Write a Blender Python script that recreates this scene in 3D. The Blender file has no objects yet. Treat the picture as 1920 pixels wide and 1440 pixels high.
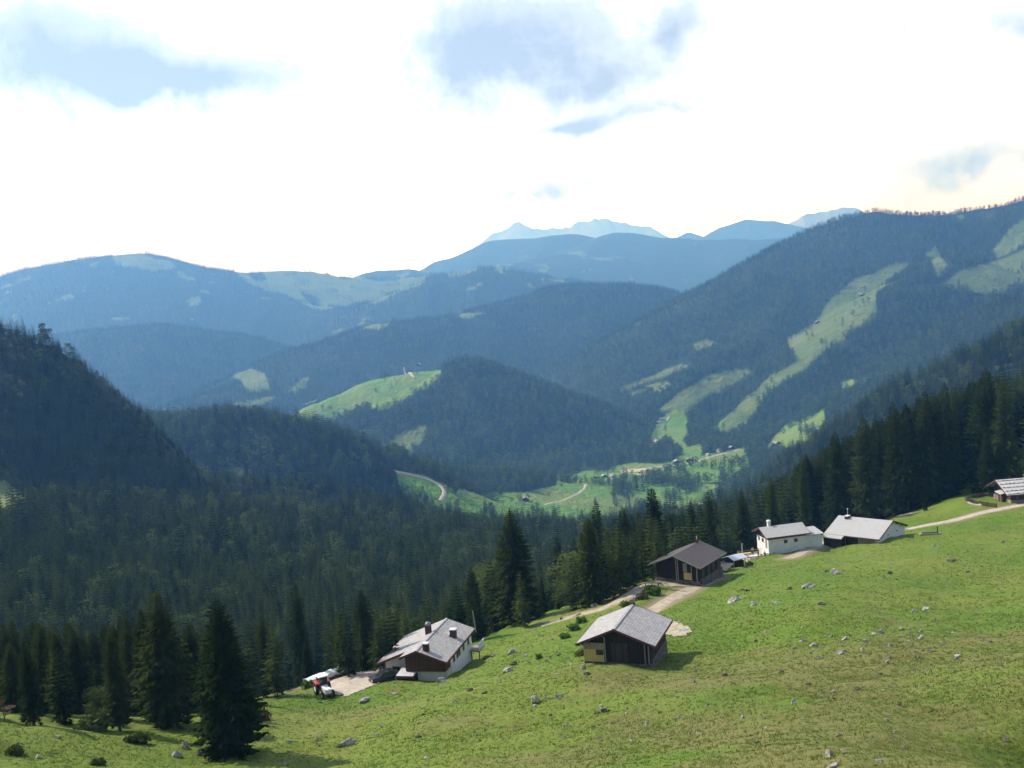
import bpy, bmesh, math, random
import numpy as np
from mathutils import Vector, Matrix
random.seed(7); rng = np.random.default_rng(11)

# ------------------------------------------------------------------ camera, world, sun, exposure
F = 1968.0                                   # focal length in pixels of the 1920 px wide photograph
PITCH = math.atan(180/1968); ROLL = math.radians(4.5)
cp, sp = math.cos(PITCH), math.sin(PITCH)
fwd = np.array([0, cp, -sp]); _u = np.array([0, sp, cp]); _r = np.array([1., 0, 0])
RT = math.cos(ROLL)*_r - math.sin(ROLL)*_u
UP = math.sin(ROLL)*_r + math.cos(ROLL)*_u
scene = bpy.context.scene
cam = bpy.data.cameras.new('camera'); camo = bpy.data.objects.new('camera', cam)
scene.collection.objects.link(camo); scene.camera = camo
cam.sensor_width = 36; cam.lens = 36*F/1920; cam.clip_start = 0.5; cam.clip_end = 80000
camo.matrix_world = Matrix(((RT[0], UP[0], -fwd[0], 0), (RT[1], UP[1], -fwd[1], 0), (RT[2], UP[2], -fwd[2], 0), (0, 0, 0, 1)))

SUN_AZ = -62.0; SUN_EL = 45.0                # degrees, azimuth left of the view direction (+Y)
sdir = Vector((math.sin(math.radians(SUN_AZ))*math.cos(math.radians(SUN_EL)),
               math.cos(math.radians(SUN_AZ))*math.cos(math.radians(SUN_EL)), math.sin(math.radians(SUN_EL))))
sl = bpy.data.lights.new('sun', 'SUN'); sl.energy = 5.0; sl.angle = math.radians(0.55); sl.color = (1, 0.96, 0.91)
so = bpy.data.objects.new('sun', sl); scene.collection.objects.link(so)
so.rotation_euler = (-sdir).to_track_quat('-Z', 'Y').to_euler()

vs = scene.view_settings; vs.view_transform = 'Standard'; vs.look = 'None'; vs.gamma = 1; vs.exposure = 0.2
scene.cycles.use_denoising = True
scene.cycles.max_bounces = 5; scene.cycles.diffuse_bounces = 2; scene.cycles.glossy_bounces = 2
scene.cycles.transmission_bounces = 3; scene.cycles.volume_bounces = 1; scene.cycles.transparent_max_bounces = 8
scene.cycles.use_adaptive_sampling = True; scene.cycles.adaptive_threshold = 0.02
scene.cycles.caustics_reflective = False; scene.cycles.caustics_refractive = False

def N(nt, t, **k):
    n = nt.nodes.new(t)
    for a, b in k.items(): setattr(n, a, b)
    return n
def mth(nt, op, a, b=None, c=None, clamp=False):
    n = N(nt, 'ShaderNodeMath', operation=op, use_clamp=clamp)
    for i, v in enumerate((a, b, c)):
        if v is None: continue
        if isinstance(v, (int, float)): n.inputs[i].default_value = v
        else: nt.links.new(v, n.inputs[i])
    return n.outputs[0]
def mixc(nt, f, a, b):
    n = N(nt, 'ShaderNodeMix', data_type='RGBA')
    for s, v in ((n.inputs[0], f), (n.inputs[6], a), (n.inputs[7], b)):
        if isinstance(v, (int, float)): s.default_value = v
        elif isinstance(v, tuple): s.default_value = v if len(v) == 4 else (*v, 1)
        else: nt.links.new(v, s)
    return n.outputs[2]
def ramp(nt, fac, stops):
    n = N(nt, 'ShaderNodeValToRGB'); r = n.color_ramp
    while len(r.elements) < len(stops): r.elements.new(0.5)
    for e, (p, c) in zip(r.elements, stops):
        e.position = p; e.color = (c, c, c, 1) if isinstance(c, (int, float)) else (*c, 1)
    nt.links.new(fac, n.inputs[0]); return n.outputs[0]
def noise(nt, vec, scale, detail=5, rough=0.55, dist=0.0):
    n = N(nt, 'ShaderNodeTexNoise'); n.inputs['Scale'].default_value = scale; n.inputs['Detail'].default_value = detail
    n.inputs['Roughness'].default_value = rough; n.inputs['Distortion'].default_value = dist
    if vec is not None: nt.links.new(vec, n.inputs['Vector'])
    return n.outputs[0]

def ray(px, py):
    px = np.asarray(px, float)[..., None]; py = np.asarray(py, float)[..., None]
    d = fwd + (px-960)/F*RT - (py-720)/F*UP
    return d/d[..., 1:2]
def P(px, py, Y): return ray(px, py)*np.asarray(Y, float)[..., None]
def project(x, y, z):
    p = np.stack([x, y, z], -1); w = np.maximum(p@fwd, 1e-3)
    return 960+F*(p@RT)/w, 720-F*(p@UP)/w

# world: Nishita sky seen through a bright deck of thin cloud that is brightest towards the sun
w = bpy.data.worlds.new('World'); scene.world = w; w.use_nodes = True
nt = w.node_tree; nt.nodes.clear()
out = N(nt, 'ShaderNodeOutputWorld'); bg = N(nt, 'ShaderNodeBackground'); bg.inputs[1].default_value = 0.1
sky = N(nt, 'ShaderNodeTexSky', sky_type='NISHITA'); sky.sun_disc = False
sky.sun_elevation = math.radians(SUN_EL); sky.sun_rotation = math.radians(SUN_AZ); sky.air_density = 1; sky.dust_density = 1
tc = N(nt, 'ShaderNodeTexCoord'); vec = tc.outputs['Generated']
sep = N(nt, 'ShaderNodeSeparateXYZ'); nt.links.new(vec, sep.inputs[0])
yy = mth(nt, 'MAXIMUM', sep.outputs[1], 0.05)
sx = mth(nt, 'DIVIDE', sep.outputs[0], yy); sz = mth(nt, 'DIVIDE', sep.outputs[2], yy)
n1 = noise(nt, vec, 5.0, 8, 0.6, 0.3); n2 = noise(nt, vec, 14.0, 6, 0.6, 0.4); n3 = noise(nt, vec, 2.0, 4, 0.5)
wob = mth(nt, 'SUBTRACT', n1, 0.5); wob2 = mth(nt, 'SUBTRACT', n2, 0.5)
# darker blue-grey cloud bellies: (azimuth slope, height slope, half width, half height, depth)
BELLIES = [(50, 80, 140, 95, 1.1), (225, 145, 95, 72, 1.35), (390, 150, 160, 44, 1.2), (865, 95, 110, 110, 1.1), (1000, 85, 110, 80, .8), (1110, 60, 80, 70, .55),
           (1190, 150, 95, 50, .85), (1285, 50, 60, 65, .85), (1095, 238, 90, 18, .95), (1270, 212, 130, 18, .8), (1820, 305, 150, 50, 1.1),
           (1885, 30, 90, 34, .75), (1700, 90, 60, 75, .6), (1040, 352, 50, 22, .85), (1150, 342, 60, 18, .75), (690, 440, 50, 13, .6),
           (1520, 60, 70, 40, .5), (460, 466, 34, 5, .5), (1320, 370, 24, 45, .3), (1610, 170, 55, 14, .5), (-200, 150, 150, 90, .8), (2150, 180, 180, 80, .8)]
acc = None
for (bx, by, hw, hh, dp) in BELLIES:
    c = ray(bx, by)
    dx = mth(nt, 'DIVIDE', mth(nt, 'SUBTRACT', mth(nt, 'ADD', sx, mth(nt, 'MULTIPLY', wob, .16)), float(c[0])), hw/F)
    dz = mth(nt, 'DIVIDE', mth(nt, 'SUBTRACT', mth(nt, 'ADD', sz, mth(nt, 'MULTIPLY', wob2, .055)), float(c[2])), hh/F)
    r2 = mth(nt, 'ADD', mth(nt, 'MULTIPLY', dx, dx), mth(nt, 'MULTIPLY', dz, dz))
    g = mth(nt, 'MULTIPLY', mth(nt, 'EXPONENT', mth(nt, 'MULTIPLY', r2, -.9)), dp)
    acc = g if acc is None else mth(nt, 'ADD', acc, g)
gap = mth(nt, 'ADD', acc, mth(nt, 'ADD', mth(nt, 'MULTIPLY', wob, 1.5), mth(nt, 'MULTIPLY', wob2, 1.3)))
gap = mth(nt, 'ADD', gap, mth(nt, 'MULTIPLY', mth(nt, 'SUBTRACT', noise(nt, vec, 34.0, 5, .65, .3), .5), .9))
gap = ramp(nt, mth(nt, 'MULTIPLY', mth(nt, 'ADD', gap, .22), .62), [(.02, 0.0), (.24, .28), (.52, .75), (.9, 1.0)])
dt = N(nt, 'ShaderNodeVectorMath', operation='DOT_PRODUCT'); nt.links.new(vec, dt.inputs[0]); dt.inputs[1].default_value = sdir
glow = mth(nt, 'MULTIPLY', mth(nt, 'EXPONENT', mth(nt, 'MULTIPLY', mth(nt, 'SUBTRACT', 1.0, dt.outputs['Value']), -5.0)), 9.0)
zz = mth(nt, 'DIVIDE', mth(nt, 'SUBTRACT', sep.outputs[2], .07), .19)
band = mth(nt, 'EXPONENT', mth(nt, 'MULTIPLY', mth(nt, 'MULTIPLY', zz, zz), -1.0))
front = ramp(nt, mth(nt, 'ADD', mth(nt, 'MULTIPLY', sep.outputs[1], .5), .5), [(.45, 0.), (.85, 1.)])
lum = mth(nt, 'ADD', mth(nt, 'ADD', glow, mth(nt, 'MULTIPLY', mth(nt, 'MULTIPLY', band, front), 34.0)), 2.6)
cc = N(nt, 'ShaderNodeCombineColor'); 
for i, k in enumerate((.88, 1.02, 1.42)): nt.links.new(mth(nt, 'MULTIPLY', lum, k), cc.inputs[i])
belly = N(nt, 'ShaderNodeVectorMath', operation='MULTIPLY'); nt.links.new(cc.outputs[0], belly.inputs[0]); belly.inputs[1].default_value = (.001, .001, .001)
cl = mixc(nt, gap, cc.outputs[0], (4.4, 5.05, 6.3))
SKYMIX = N(nt, 'ShaderNodeMix', data_type='RGBA'); SKYMIX.inputs[0].default_value = .14
nt.links.new(cl, SKYMIX.inputs[6]); nt.links.new(sky.outputs[0], SKYMIX.inputs[7])
nt.links.new(SKYMIX.outputs[2], bg.inputs[0]); nt.links.new(bg.outputs[0], out.inputs[0])
w.cycles.sampling_method = 'MANUAL'; w.cycles.sample_map_resolution = 512

# ------------------------------------------------------------------ helpers
def tag(o, label=None, cat=None, group=None, kind=None):
    if label: o['label'] = label
    if cat: o['category'] = cat
    if group: o['group'] = group
    if kind: o['kind'] = kind
    return o
def link(o, parent=None):
    scene.collection.objects.link(o)
    if parent is not None: o.parent = parent
    return o
def empty(name, loc=(0, 0, 0), rz=0.0):
    o = bpy.data.objects.new(name, None); o.location = [float(v) for v in loc]; o.rotation_euler = (0, 0, rz); o.empty_display_size = .2
    return link(o)
def mesh_np(name, V, Fq, mat=None, smooth=False, parent=None):
    me = bpy.data.meshes.new(name); V = np.asarray(V, np.float32)
    Fq = np.asarray(Fq, np.int32); k = Fq.shape[1]; n = len(Fq)
    me.vertices.add(len(V)); me.vertices.foreach_set('co', V.ravel())
    me.loops.add(n*k); me.loops.foreach_set('vertex_index', Fq.ravel())
    me.polygons.add(n); me.polygons.foreach_set('loop_start', np.arange(0, n*k, k, dtype=np.int32))
    me.polygons.foreach_set('use_smooth', np.full(n, smooth))
    me.update(calc_edges=True); me.validate()
    if mat: me.materials.append(mat)
    return link(bpy.data.objects.new(name, me), parent)
def setattr_pt(o, name, arr):
    a = o.data.attributes.new(name, 'FLOAT', 'POINT'); a.data.foreach_set('value', np.asarray(arr, np.float32).ravel())

# ------------------------------------------------------------------ noise on numpy arrays
def _h(i, j, s):
    n = (i.astype(np.int64)*374761393 + j.astype(np.int64)*668265263 + s*1274126177) & 0xffffffff
    n = ((n ^ (n >> 13))*1274126177) & 0xffffffff
    n = ((n ^ (n >> 16))*2246822519) & 0xffffffff
    return ((n ^ (n >> 15)) & 0xffffff)/float(0xffffff)*2-1
def vnoise(x, y, s=0):
    i = np.floor(x); j = np.floor(y); fx = x-i; fy = y-j
    fx = fx*fx*fx*(fx*(fx*6-15)+10); fy = fy*fy*fy*(fy*(fy*6-15)+10)
    a = _h(i, j, s); b = _h(i+1, j, s); c = _h(i, j+1, s); d = _h(i+1, j+1, s)
    return (a+(b-a)*fx)*(1-fy)+(c+(d-c)*fx)*fy
def fbm(x, y, s=0, o=4, g=.5):
    t = 0; a = 1; m = 0
    for k in range(o):
        t = t+a*vnoise(x*2**k+17.3*k, y*2**k-9.1*k, s+k); m += a; a *= g
    return t/m
def ridged(x, y, s=0, o=3):
    t = 0; a = 1; m = 0
    for k in range(o):
        t = t+a*(1-2*np.abs(vnoise(x*2**k+7.7*k, y*2**k+3.1*k, s+k))); m += a; a *= .5
    return t/m
def sstep(a, b, x):
    t = np.clip((x-a)/(b-a), 0, 1); return t*t*(3-2*t)

# ------------------------------------------------------------------ terrain: control points (photo px, py, distance), then ridges
TREE = 15.0
G = [  # ground that the photo shows: meadow, yard, paths
 (610,1300,138),(700,1262,148),(660,1285,140),(840,1262,146),(890,1222,160),(1000,1182,167),(930,1200,168),(1060,1152,173),(1140,1118,176),
 (1097,1247,118),(1165,1250,117),(1228,1246,119.5),(1262,1203,129),(1290,1185,134),(1228,1092,174.5),(1316,1094,177),(1365,1062,189),(1290,1105,171),(1230,1140,158),
 (1190,1120,166),(1400,1058,208),(1448,1042,213.5),(1520,1022,219),(1480,1045,210),(1553,1030,216),(1640,1020,211),(1704,1002,224),(1600,1040,203),(1685,969,268),
 (1735,985,232),(1800,972,243),(1920,944,252),(1860,945,256),(1812,938,262),(1760,960,262),(1900,930,268),(1920,905,290),(1900,870,312),(1930,820,335),
 (0,1440,84),(250,1440,90),(500,1440,95),(700,1440,90),(960,1440,80),(1200,1440,71),(1400,1440,63.5),(1560,1412,64),(1700,1440,56),(1920,1440,50),
 (480,1330,125),(480,1370,111),(400,1420,98),(560,1310,134),(0,1350,104),(150,1362,106),(300,1372,107),(100,1400,95),
 (1920,1000,212),(1920,1100,152),(1920,1200,108),(1920,1300,78),(1500,1150,130),(1500,1300,88),(1300,1300,96),(1700,1100,152),(1000,1300,110),(800,1350,104),
 (1380,1130,150),(1700,1250,96),(1500,1070,178),(1700,1030,196),(1200,1350,90),(650,1330,126),(900,1270,130),(1050,1220,138),(1380,1230,118),
 (2200,1300,72),(2200,1100,130),(2200,980,215),(2200,1440,45),(-300,1440,82),(-300,1360,105)]
C = [  # canopy of woods beyond the meadow edge: ground lies TREE below
 (100,1262,190),(-200,1262,190),(350,1240,195),(500,1210,210),(700,1160,255),(950,1110,290),(1200,1050,310),(1350,1010,330),(1500,950,340),(1680,890,350),(1850,760,370),(2000,690,380),(2200,640,380),
 (-200,1120,320),(100,1110,330),(400,1110,345),(700,1080,400),(1000,1060,420),(1250,1020,470),
 (-250,1000,420),(0,1000,420),(300,1000,500),(600,1000,560),(850,1010,580),(1050,1010,650),
 (-300,890,600),(0,900,560),(300,900,680),(600,925,800),(730,925,880),(850,962,850),(1000,972,900),(1150,985,950),(1350,960,980),(1600,860,900),(1900,760,800),(2200,700,800)]
Vv = [(-.7,1300,-290),(-.4,1250,-300),(-.2,1250,-330),(0,1250,-345),(.2,1350,-350),(.4,1300,-290),(.7,1200,-250),
      (-.7,1750,-360),(-.35,1750,-370),(0,1750,-372),(.2,1750,-372),(.45,1800,-370),(.7,1800,-370),
      (-.8,3,-1.7),(0,3,-1.9),(.8,3,-2.5),(.48,5,-3.3),(.48,8,-5.0),(.3,5,-3.0),(-1.5,20,-9.5),(0,20,-11),(1.2,20,-11),(-.8,50,-24),(-.2,50,-24),(.3,38,-21.5),(.8,30,-18.5),(1.2,60,-39),(.5,25,-15),(.48,38,-21.8),(.48,31,-18.4),(.38,38,-20.6),(.55,62,-36)]
g = np.array(G, float); c_ = np.array(C, float); v_ = np.array(Vv, float)
pg = P(g[:, 0], g[:, 1], g[:, 2]); pc = P(c_[:, 0], c_[:, 1], c_[:, 2]); pc[:, 2] -= TREE
pv = np.stack([v_[:, 0]*v_[:, 1], v_[:, 1], v_[:, 2]], 1)
CP = np.concatenate([pg, pc, pv])
def _warp(x, y):   # polar-log space keeps near and far control equally smooth
    return 3*x/(np.abs(y)+60), np.log(np.abs(y)+60)*1.6
qx, qy = _warp(CP[:, 0], CP[:, 1])
def _phi(r2): return np.where(r2 > 0, r2*np.log(np.maximum(r2, 1e-12)), 0)
n_ = len(CP); A = np.zeros((n_+3, n_+3))
A[:n_, :n_] = _phi((qx[:, None]-qx)**2+(qy[:, None]-qy)**2)+np.eye(n_)*2e-3
A[:n_, n_] = A[n_, :n_] = 1; A[:n_, n_+1] = A[n_+1, :n_] = qx; A[:n_, n_+2] = A[n_+2, :n_] = qy
rb = np.linalg.solve(A, np.concatenate([CP[:, 2]/(CP[:, 1]+60), [0, 0, 0]]))
def near_h(x, y):
    sh = x.shape; x = x.ravel(); y = y.ravel(); o = np.empty(len(x))
    for i in range(0, len(x), 20000):
        a, b = _warp(x[i:i+20000], y[i:i+20000])
        o[i:i+20000] = (_phi((a[:, None]-qx)**2+(b[:, None]-qy)**2)@rb[:n_]+rb[n_]+rb[n_+1]*a+rb[n_+2]*b)*(np.abs(y[i:i+20000])+60)
    return o.reshape(sh)

# ridges: name, canopy height, side slope, rounding (m), gully amplitude, gully size, [(px,py,distance)...]
RG = [
 ('left_spur', 15, 1.0, 15, .1, 100, [(-500,700,560),(-260,640,720),(-190,740,640),(-150,850,570)]),
 ('left_hill', 15, 1.6, 30, .16, 120, [(-500,520,900),(-250,520,850),(-100,556,800),(0,588,760),(60,602,750),(100,630,745),(140,672,738),(190,738,738),(240,806,755),(290,850,790),(400,866,850),(560,890,900),(740,925,950)]),
 ('second_hill', 15, .62, 60, .15, 150, [(200,770,1450),(290,775,1380),(400,757,1330),(480,762,1320),(560,788,1320),(640,828,1320),(690,864,1310)]),
 ('field_knoll', 0, .24, 50, .1, 100, [(730,876,1640),(780,893,1660),(835,922,1680),(860,940,1700)]),
 ('mid_hill', 15, .50, 40, .2, 220, [(520,790,2450),(600,745,2560),(700,700,2650),(780,687,2650),(830,683,2650),(870,666,2620),(930,688,2560),(1000,740,2500),(1060,782,2450),(1130,838,2400)]),
 ('mid_spur', 15, .46, 60, .2, 200, [(760,730,2450),(820,800,2300),(900,850,2250)]),
 ('spur_left', 15, .42, 60, .15, 200, [(640,800,2150),(720,830,2100),(800,850,2100)]),
 ('back_wood', 15, .38, 150, .2, 400, [(300,770,3300),(430,722,3500),(540,680,3800),(620,632,4100),(720,600,4300),(860,585,4400),(950,560,4500),(1060,530,4600),(1150,527,4650),(1230,545,4600),(1300,580,4500),(1450,660,4400)]),
 ('back_left', 15, .40, 120, .2, 500, [(-100,640,4900),(120,622,4800),(200,612,4700),(300,605,4700),(400,620,4700),(480,650,4700),(540,690,4600)]),
 ('ridge_d', 12, .34, 120, .25, 500, [(640,600,6200),(740,560,6200),(800,525,6300),(850,508,6300),(900,500,6300),(960,507,6300),(1040,520,6200),(1100,532,6100),(1200,560,6000)]),
 ('ridge_c', 0, .36, 150, .3, 700, [(-500,560,7600),(-100,545,7400),(0,522,7200),(70,500,7200),(150,487,7100),(210,479,7000),(260,476,7000),(330,489,7000),(400,504,7000),(480,509,7100),(560,508,7300),(640,520,7500),(720,524,7600),(800,515,7600)]),
 ('ridge_c2', 0, .3, 80, .2, 300, [(500,560,6400),(600,575,6300),(680,580,6400),(740,560,6600),(800,535,6800)]),
 ('hump', 0, .35, 80, .2, 300, [(665,522,8600),(700,509,8600),(760,505,8600),(810,516,8600)]),
 ('ridge_e', 0, .36, 120, .35, 900, [(780,530,10500),(850,497,10500),(900,470,10500),(930,450,10500),(1000,447,10400),(1040,441,10300),(1070,439,10300),(1110,447,10200),(1150,437,10000),(1180,436,10000),(1220,444,10000),(1300,449,9800),(1400,448,9600),(1520,446,9500)]),
 ('ridge_e2', 0, .33, 120, .35, 700, [(1150,437,10000),(1080,470,9000),(950,492,8400)]),
 ('ridge_f', 0, .45, 60, .35, 900, [(1270,447,14000),(1290,436,14000),(1315,447,14000),(1330,443,13500),(1360,424,13500),(1400,411,13500),(1450,415,13300),(1530,424,13200),(1650,430,13000)]),
 ('ridge_h', 0, .6, 30, .35, 900, [(1490,420,17000),(1515,402,17000),(1560,393,17000),(1605,391,17000)]),
 ('ridge_g', 0, .7, 10, .3, 1200, [(890,475,22000),(912,452,22000),(925,440,22000),(945,432,22000),(952,434,22000),(965,421,22000),(974,419,22000),(985,429,22000),(1000,431,22000),(1010,429,22000),(1022,433,22000),(1035,429,22000),(1050,431,22000),(1060,427,22000),(1068,432,22000),(1080,420,22000),(1100,416,22000),(1115,411,22000),(1124,413,22000),(1135,411,22000),(1150,415,22000),(1175,419,22000),(1200,427,22000),(1218,425,22000),(1228,434,22000),(1238,445,22000),(1270,470,22000)]),
 ('right_mtn', 15, .46, 70, .22, 500, [(1180,660,3700),(1250,615,3650),(1290,580,3600),(1340,532,3600),(1400,500,3650),(1460,465,3700),(1540,430,3800),(1600,392,3850),(1625,386,3850),(1700,396,3850),(1780,392,3800),(1850,385,3750),(1920,368,3700),(2100,330,3700),(2500,250,3600)]),
 ('right_spur', 15, .48, 50, .2, 300, [(1780,470,3200),(1720,505,3050),(1640,555,2900),(1560,630,2750),(1480,700,2650),(1400,760,2550)]),
 ('right_spur2', 15, .50, 50, .2, 300, [(1540,430,3800),(1440,600,3100),(1340,670,2900),(1250,740,2700)]),
 ('right_spur3', 15, .50, 50, .2, 260, [(2100,480,2600),(1920,545,2450),(1800,640,2300),(1700,690,2200),(1580,760,2150),(1500,800,2150)]),
 ('near_right', 15, .75, 50, .16, 200, [(2500,400,1200),(2100,510,1150),(1920,600,1120),(1800,655,1150),(1700,748,1200),(1620,812,1250),(1560,868,1300),(1500,915,1380),(1460,950,1420)]),
]
RDG = []
for nm, th, S, r, ga, gs, pts in RG:
    a = np.array(pts, float); p = P(a[:, 0], a[:, 1], a[:, 2]); p[:, 2] -= th
    RDG.append((nm, S, r, ga, gs, p))
def ridge_h(x, y, R, idx):
    nm, S, r, ga, gs, p = R
    best = np.full(x.shape, -1e9)
    for k in range(len(p)-1):
        a, b = p[k], p[k+1]; d = b-a; L2 = d[0]**2+d[1]**2
        t = np.clip(((x-a[0])*d[0]+(y-a[1])*d[1])/L2, 0, 1)
        dist = np.hypot(x-(a[0]+t*d[0]), y-(a[1]+t*d[1]))
        zz = a[2]+t*d[2]-S*(np.sqrt(dist*dist+r*r)-r)
        best = np.maximum(best, zz)
    drop = np.maximum(p[:, 2].max()-best, 0)
    gl = ridged(x/gs+idx*3.7, y/gs-idx*1.3, idx*7)
    fall = np.clip((drop-8)/120, 0, 1)
    best = best+ga*60*(gl-.45)*fall*(gs/300)**.6
    return best
def height(x, y, bumps=True):
    x = np.asarray(x, float); y = np.asarray(y, float)
    base = np.full(x.shape, -371.0)
    m = y < 1800
    if m.any(): base[m] = near_h(x[m], y[m])
    k = sstep(1500, 1800, y); base = base*(1-k)+k*(-371+3*fbm(x/400, y/400, 5))
    z = base
    for i, R in enumerate(RDG):
        far = R[5][:, 1].min()
        reach = (R[5][:, 2].max()+400)/R[1]+400
        m = (y > max(520, R[5][:, 1].min()-reach)) & (y < R[5][:, 1].max()+reach)
        if not m.any(): continue
        h = ridge_h(x[m], y[m], R, i)
        b = z[m]; kk = np.clip(R[2]*.35, 4, 30)
        hi = np.maximum(b, h); dd = np.abs(b-h)
        z[m] = hi+np.where(dd < kk, (kk-dd)**2/(4*kk), 0)*.8
    rough = sstep(300, 1500, y)
    z = z+rough*fbm(x/60, y/60, 3, 4)*np.clip(y/900, 0, 4)*1.6*(1-.85*((np.abs(z+371) < 12)))
    m = y > 15200
    if m.any():                                     # bare rock ranges: broken faces
        z[m] = z[m]+ridged(x[m]/480, y[m]/480, 77, 2)*26+ridged(x[m]/170, y[m]/260, 78, 3)*34
    if bumps:
        m = y < 520
        if m.any():
            xm, ym = x[m], y[m]; pm = path_mask(xm, ym)
            f = (1-.9*pm)*sstep(12, 30, ym)
            z[m] = z[m]+f*(fbm(xm/16, ym/16, 21, 3)*.8+fbm(xm/3.6, ym/3.6, 22, 3)*.30+np.maximum(0, fbm(xm/1.3, ym/1.3, 23, 2)-.1)*.22)
    return z
# ways and yards, as centre lines in the photo turned into ground positions below
WAYS = {}
def path_mask(x, y):
    m = np.zeros(x.shape)
    for nm, (pts, hw) in WAYS.items():
        for k in range(len(pts)-1):
            a, b = pts[k], pts[k+1]; d = b-a; L2 = max(d[0]**2+d[1]**2, 1e-6)
            t = np.clip(((x-a[0])*d[0]+(y-a[1])*d[1])/L2, 0, 1)
            dist = np.hypot(x-(a[0]+t*d[0]), y-(a[1]+t*d[1]))
            m = np.maximum(m, 1-sstep(hw*1.0, hw+1.6, dist))
    return m
_YS = np.concatenate([np.geomspace(30, 700, 500), np.geomspace(705, 24000, 500)])
def hit(px, py, bumps=True):
    """first point of the ground on the line of sight through each photo pixel"""
    px = np.atleast_1d(np.asarray(px, float)); py = np.atleast_1d(np.asarray(py, float))
    d = ray(px, py); X = d[:, 0:1]*_YS; Y = np.broadcast_to(_YS, X.shape); Z = d[:, 2:3]*_YS
    below = Z < height(X, Y, bumps)
    i = np.argmax(below, 1); i = np.where(below.any(1), i, len(_YS)-1)
    lo = _YS[np.maximum(i-1, 0)]; hi = _YS[i]
    for _ in range(12):
        mid = (lo+hi)/2; h = height(d[:, 0]*mid, mid, bumps); bl = d[:, 2]*mid < h
        hi = np.where(bl, mid, hi); lo = np.where(bl, lo, mid)
    Y = (lo+hi)/2
    return np.stack([d[:, 0]*Y, Y, height(d[:, 0]*Y, Y, bumps)], 1)
# ways
_w = {'upper_track': ([(2050,915),(1920,946),(1800,972),(1735,986),(1700,992)], 1.7),
      'hut_track': ([(1562,1014),(1530,1024),(1500,1038),(1475,1048)], 1.6),
      'footpath': ([(1712,960),(1690,967),(1668,970),(1640,972)], .9),
      'barn_track': ([(1345,1085),(1310,1098),(1275,1115),(1240,1135),(1205,1155)], 1.5),
      'lower_track': ([(1225,1092),(1190,1108),(1160,1128),(1120,1145),(1060,1160),(1015,1175)], 1.6)}
for nm, (pts, hw) in _w.items():
    a = np.array(pts, float); WAYS[nm] = (hit(a[:, 0], a[:, 1], False), hw)

# ------------------------------------------------------------------ ground sheet (perspective-spaced grid, 25 km deep)
rows = [np.geomspace(3, 30, 40)[:-1], np.geomspace(30, 300, 640)[:-1], np.geomspace(300, 1000, 300)[:-1], np.geomspace(1000, 5200, 330)[:-1], np.geomspace(5200, 21600, 330)[:-1], np.linspace(21600, 22400, 34)[:-1], np.geomspace(22400, 26000, 20)]
YR = np.concatenate(rows); NS = 1000
SG = np.linspace(-.70, .70, NS)
SG = np.concatenate([np.linspace(-2.5, -.72, 30), SG, np.linspace(.72, 2.5, 30)])
XX = SG[None, :]*YR[:, None]; YY = np.repeat(YR[:, None], len(SG), 1)
ZZ = height(XX, YY)
PX, PY = project(XX, YY, ZZ)
def inpoly(px, py, poly):
    r = np.zeros(px.shape, bool); n = len(poly)
    for i in range(n):
        x1, y1 = poly[i]; x2, y2 = poly[(i+1) % n]
        if y1 == y2: continue
        c = ((y1 > py) != (y2 > py)) & (px < (x2-x1)*(py-y1)/(y2-y1)+x1)
        r ^= c
    return r
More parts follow.
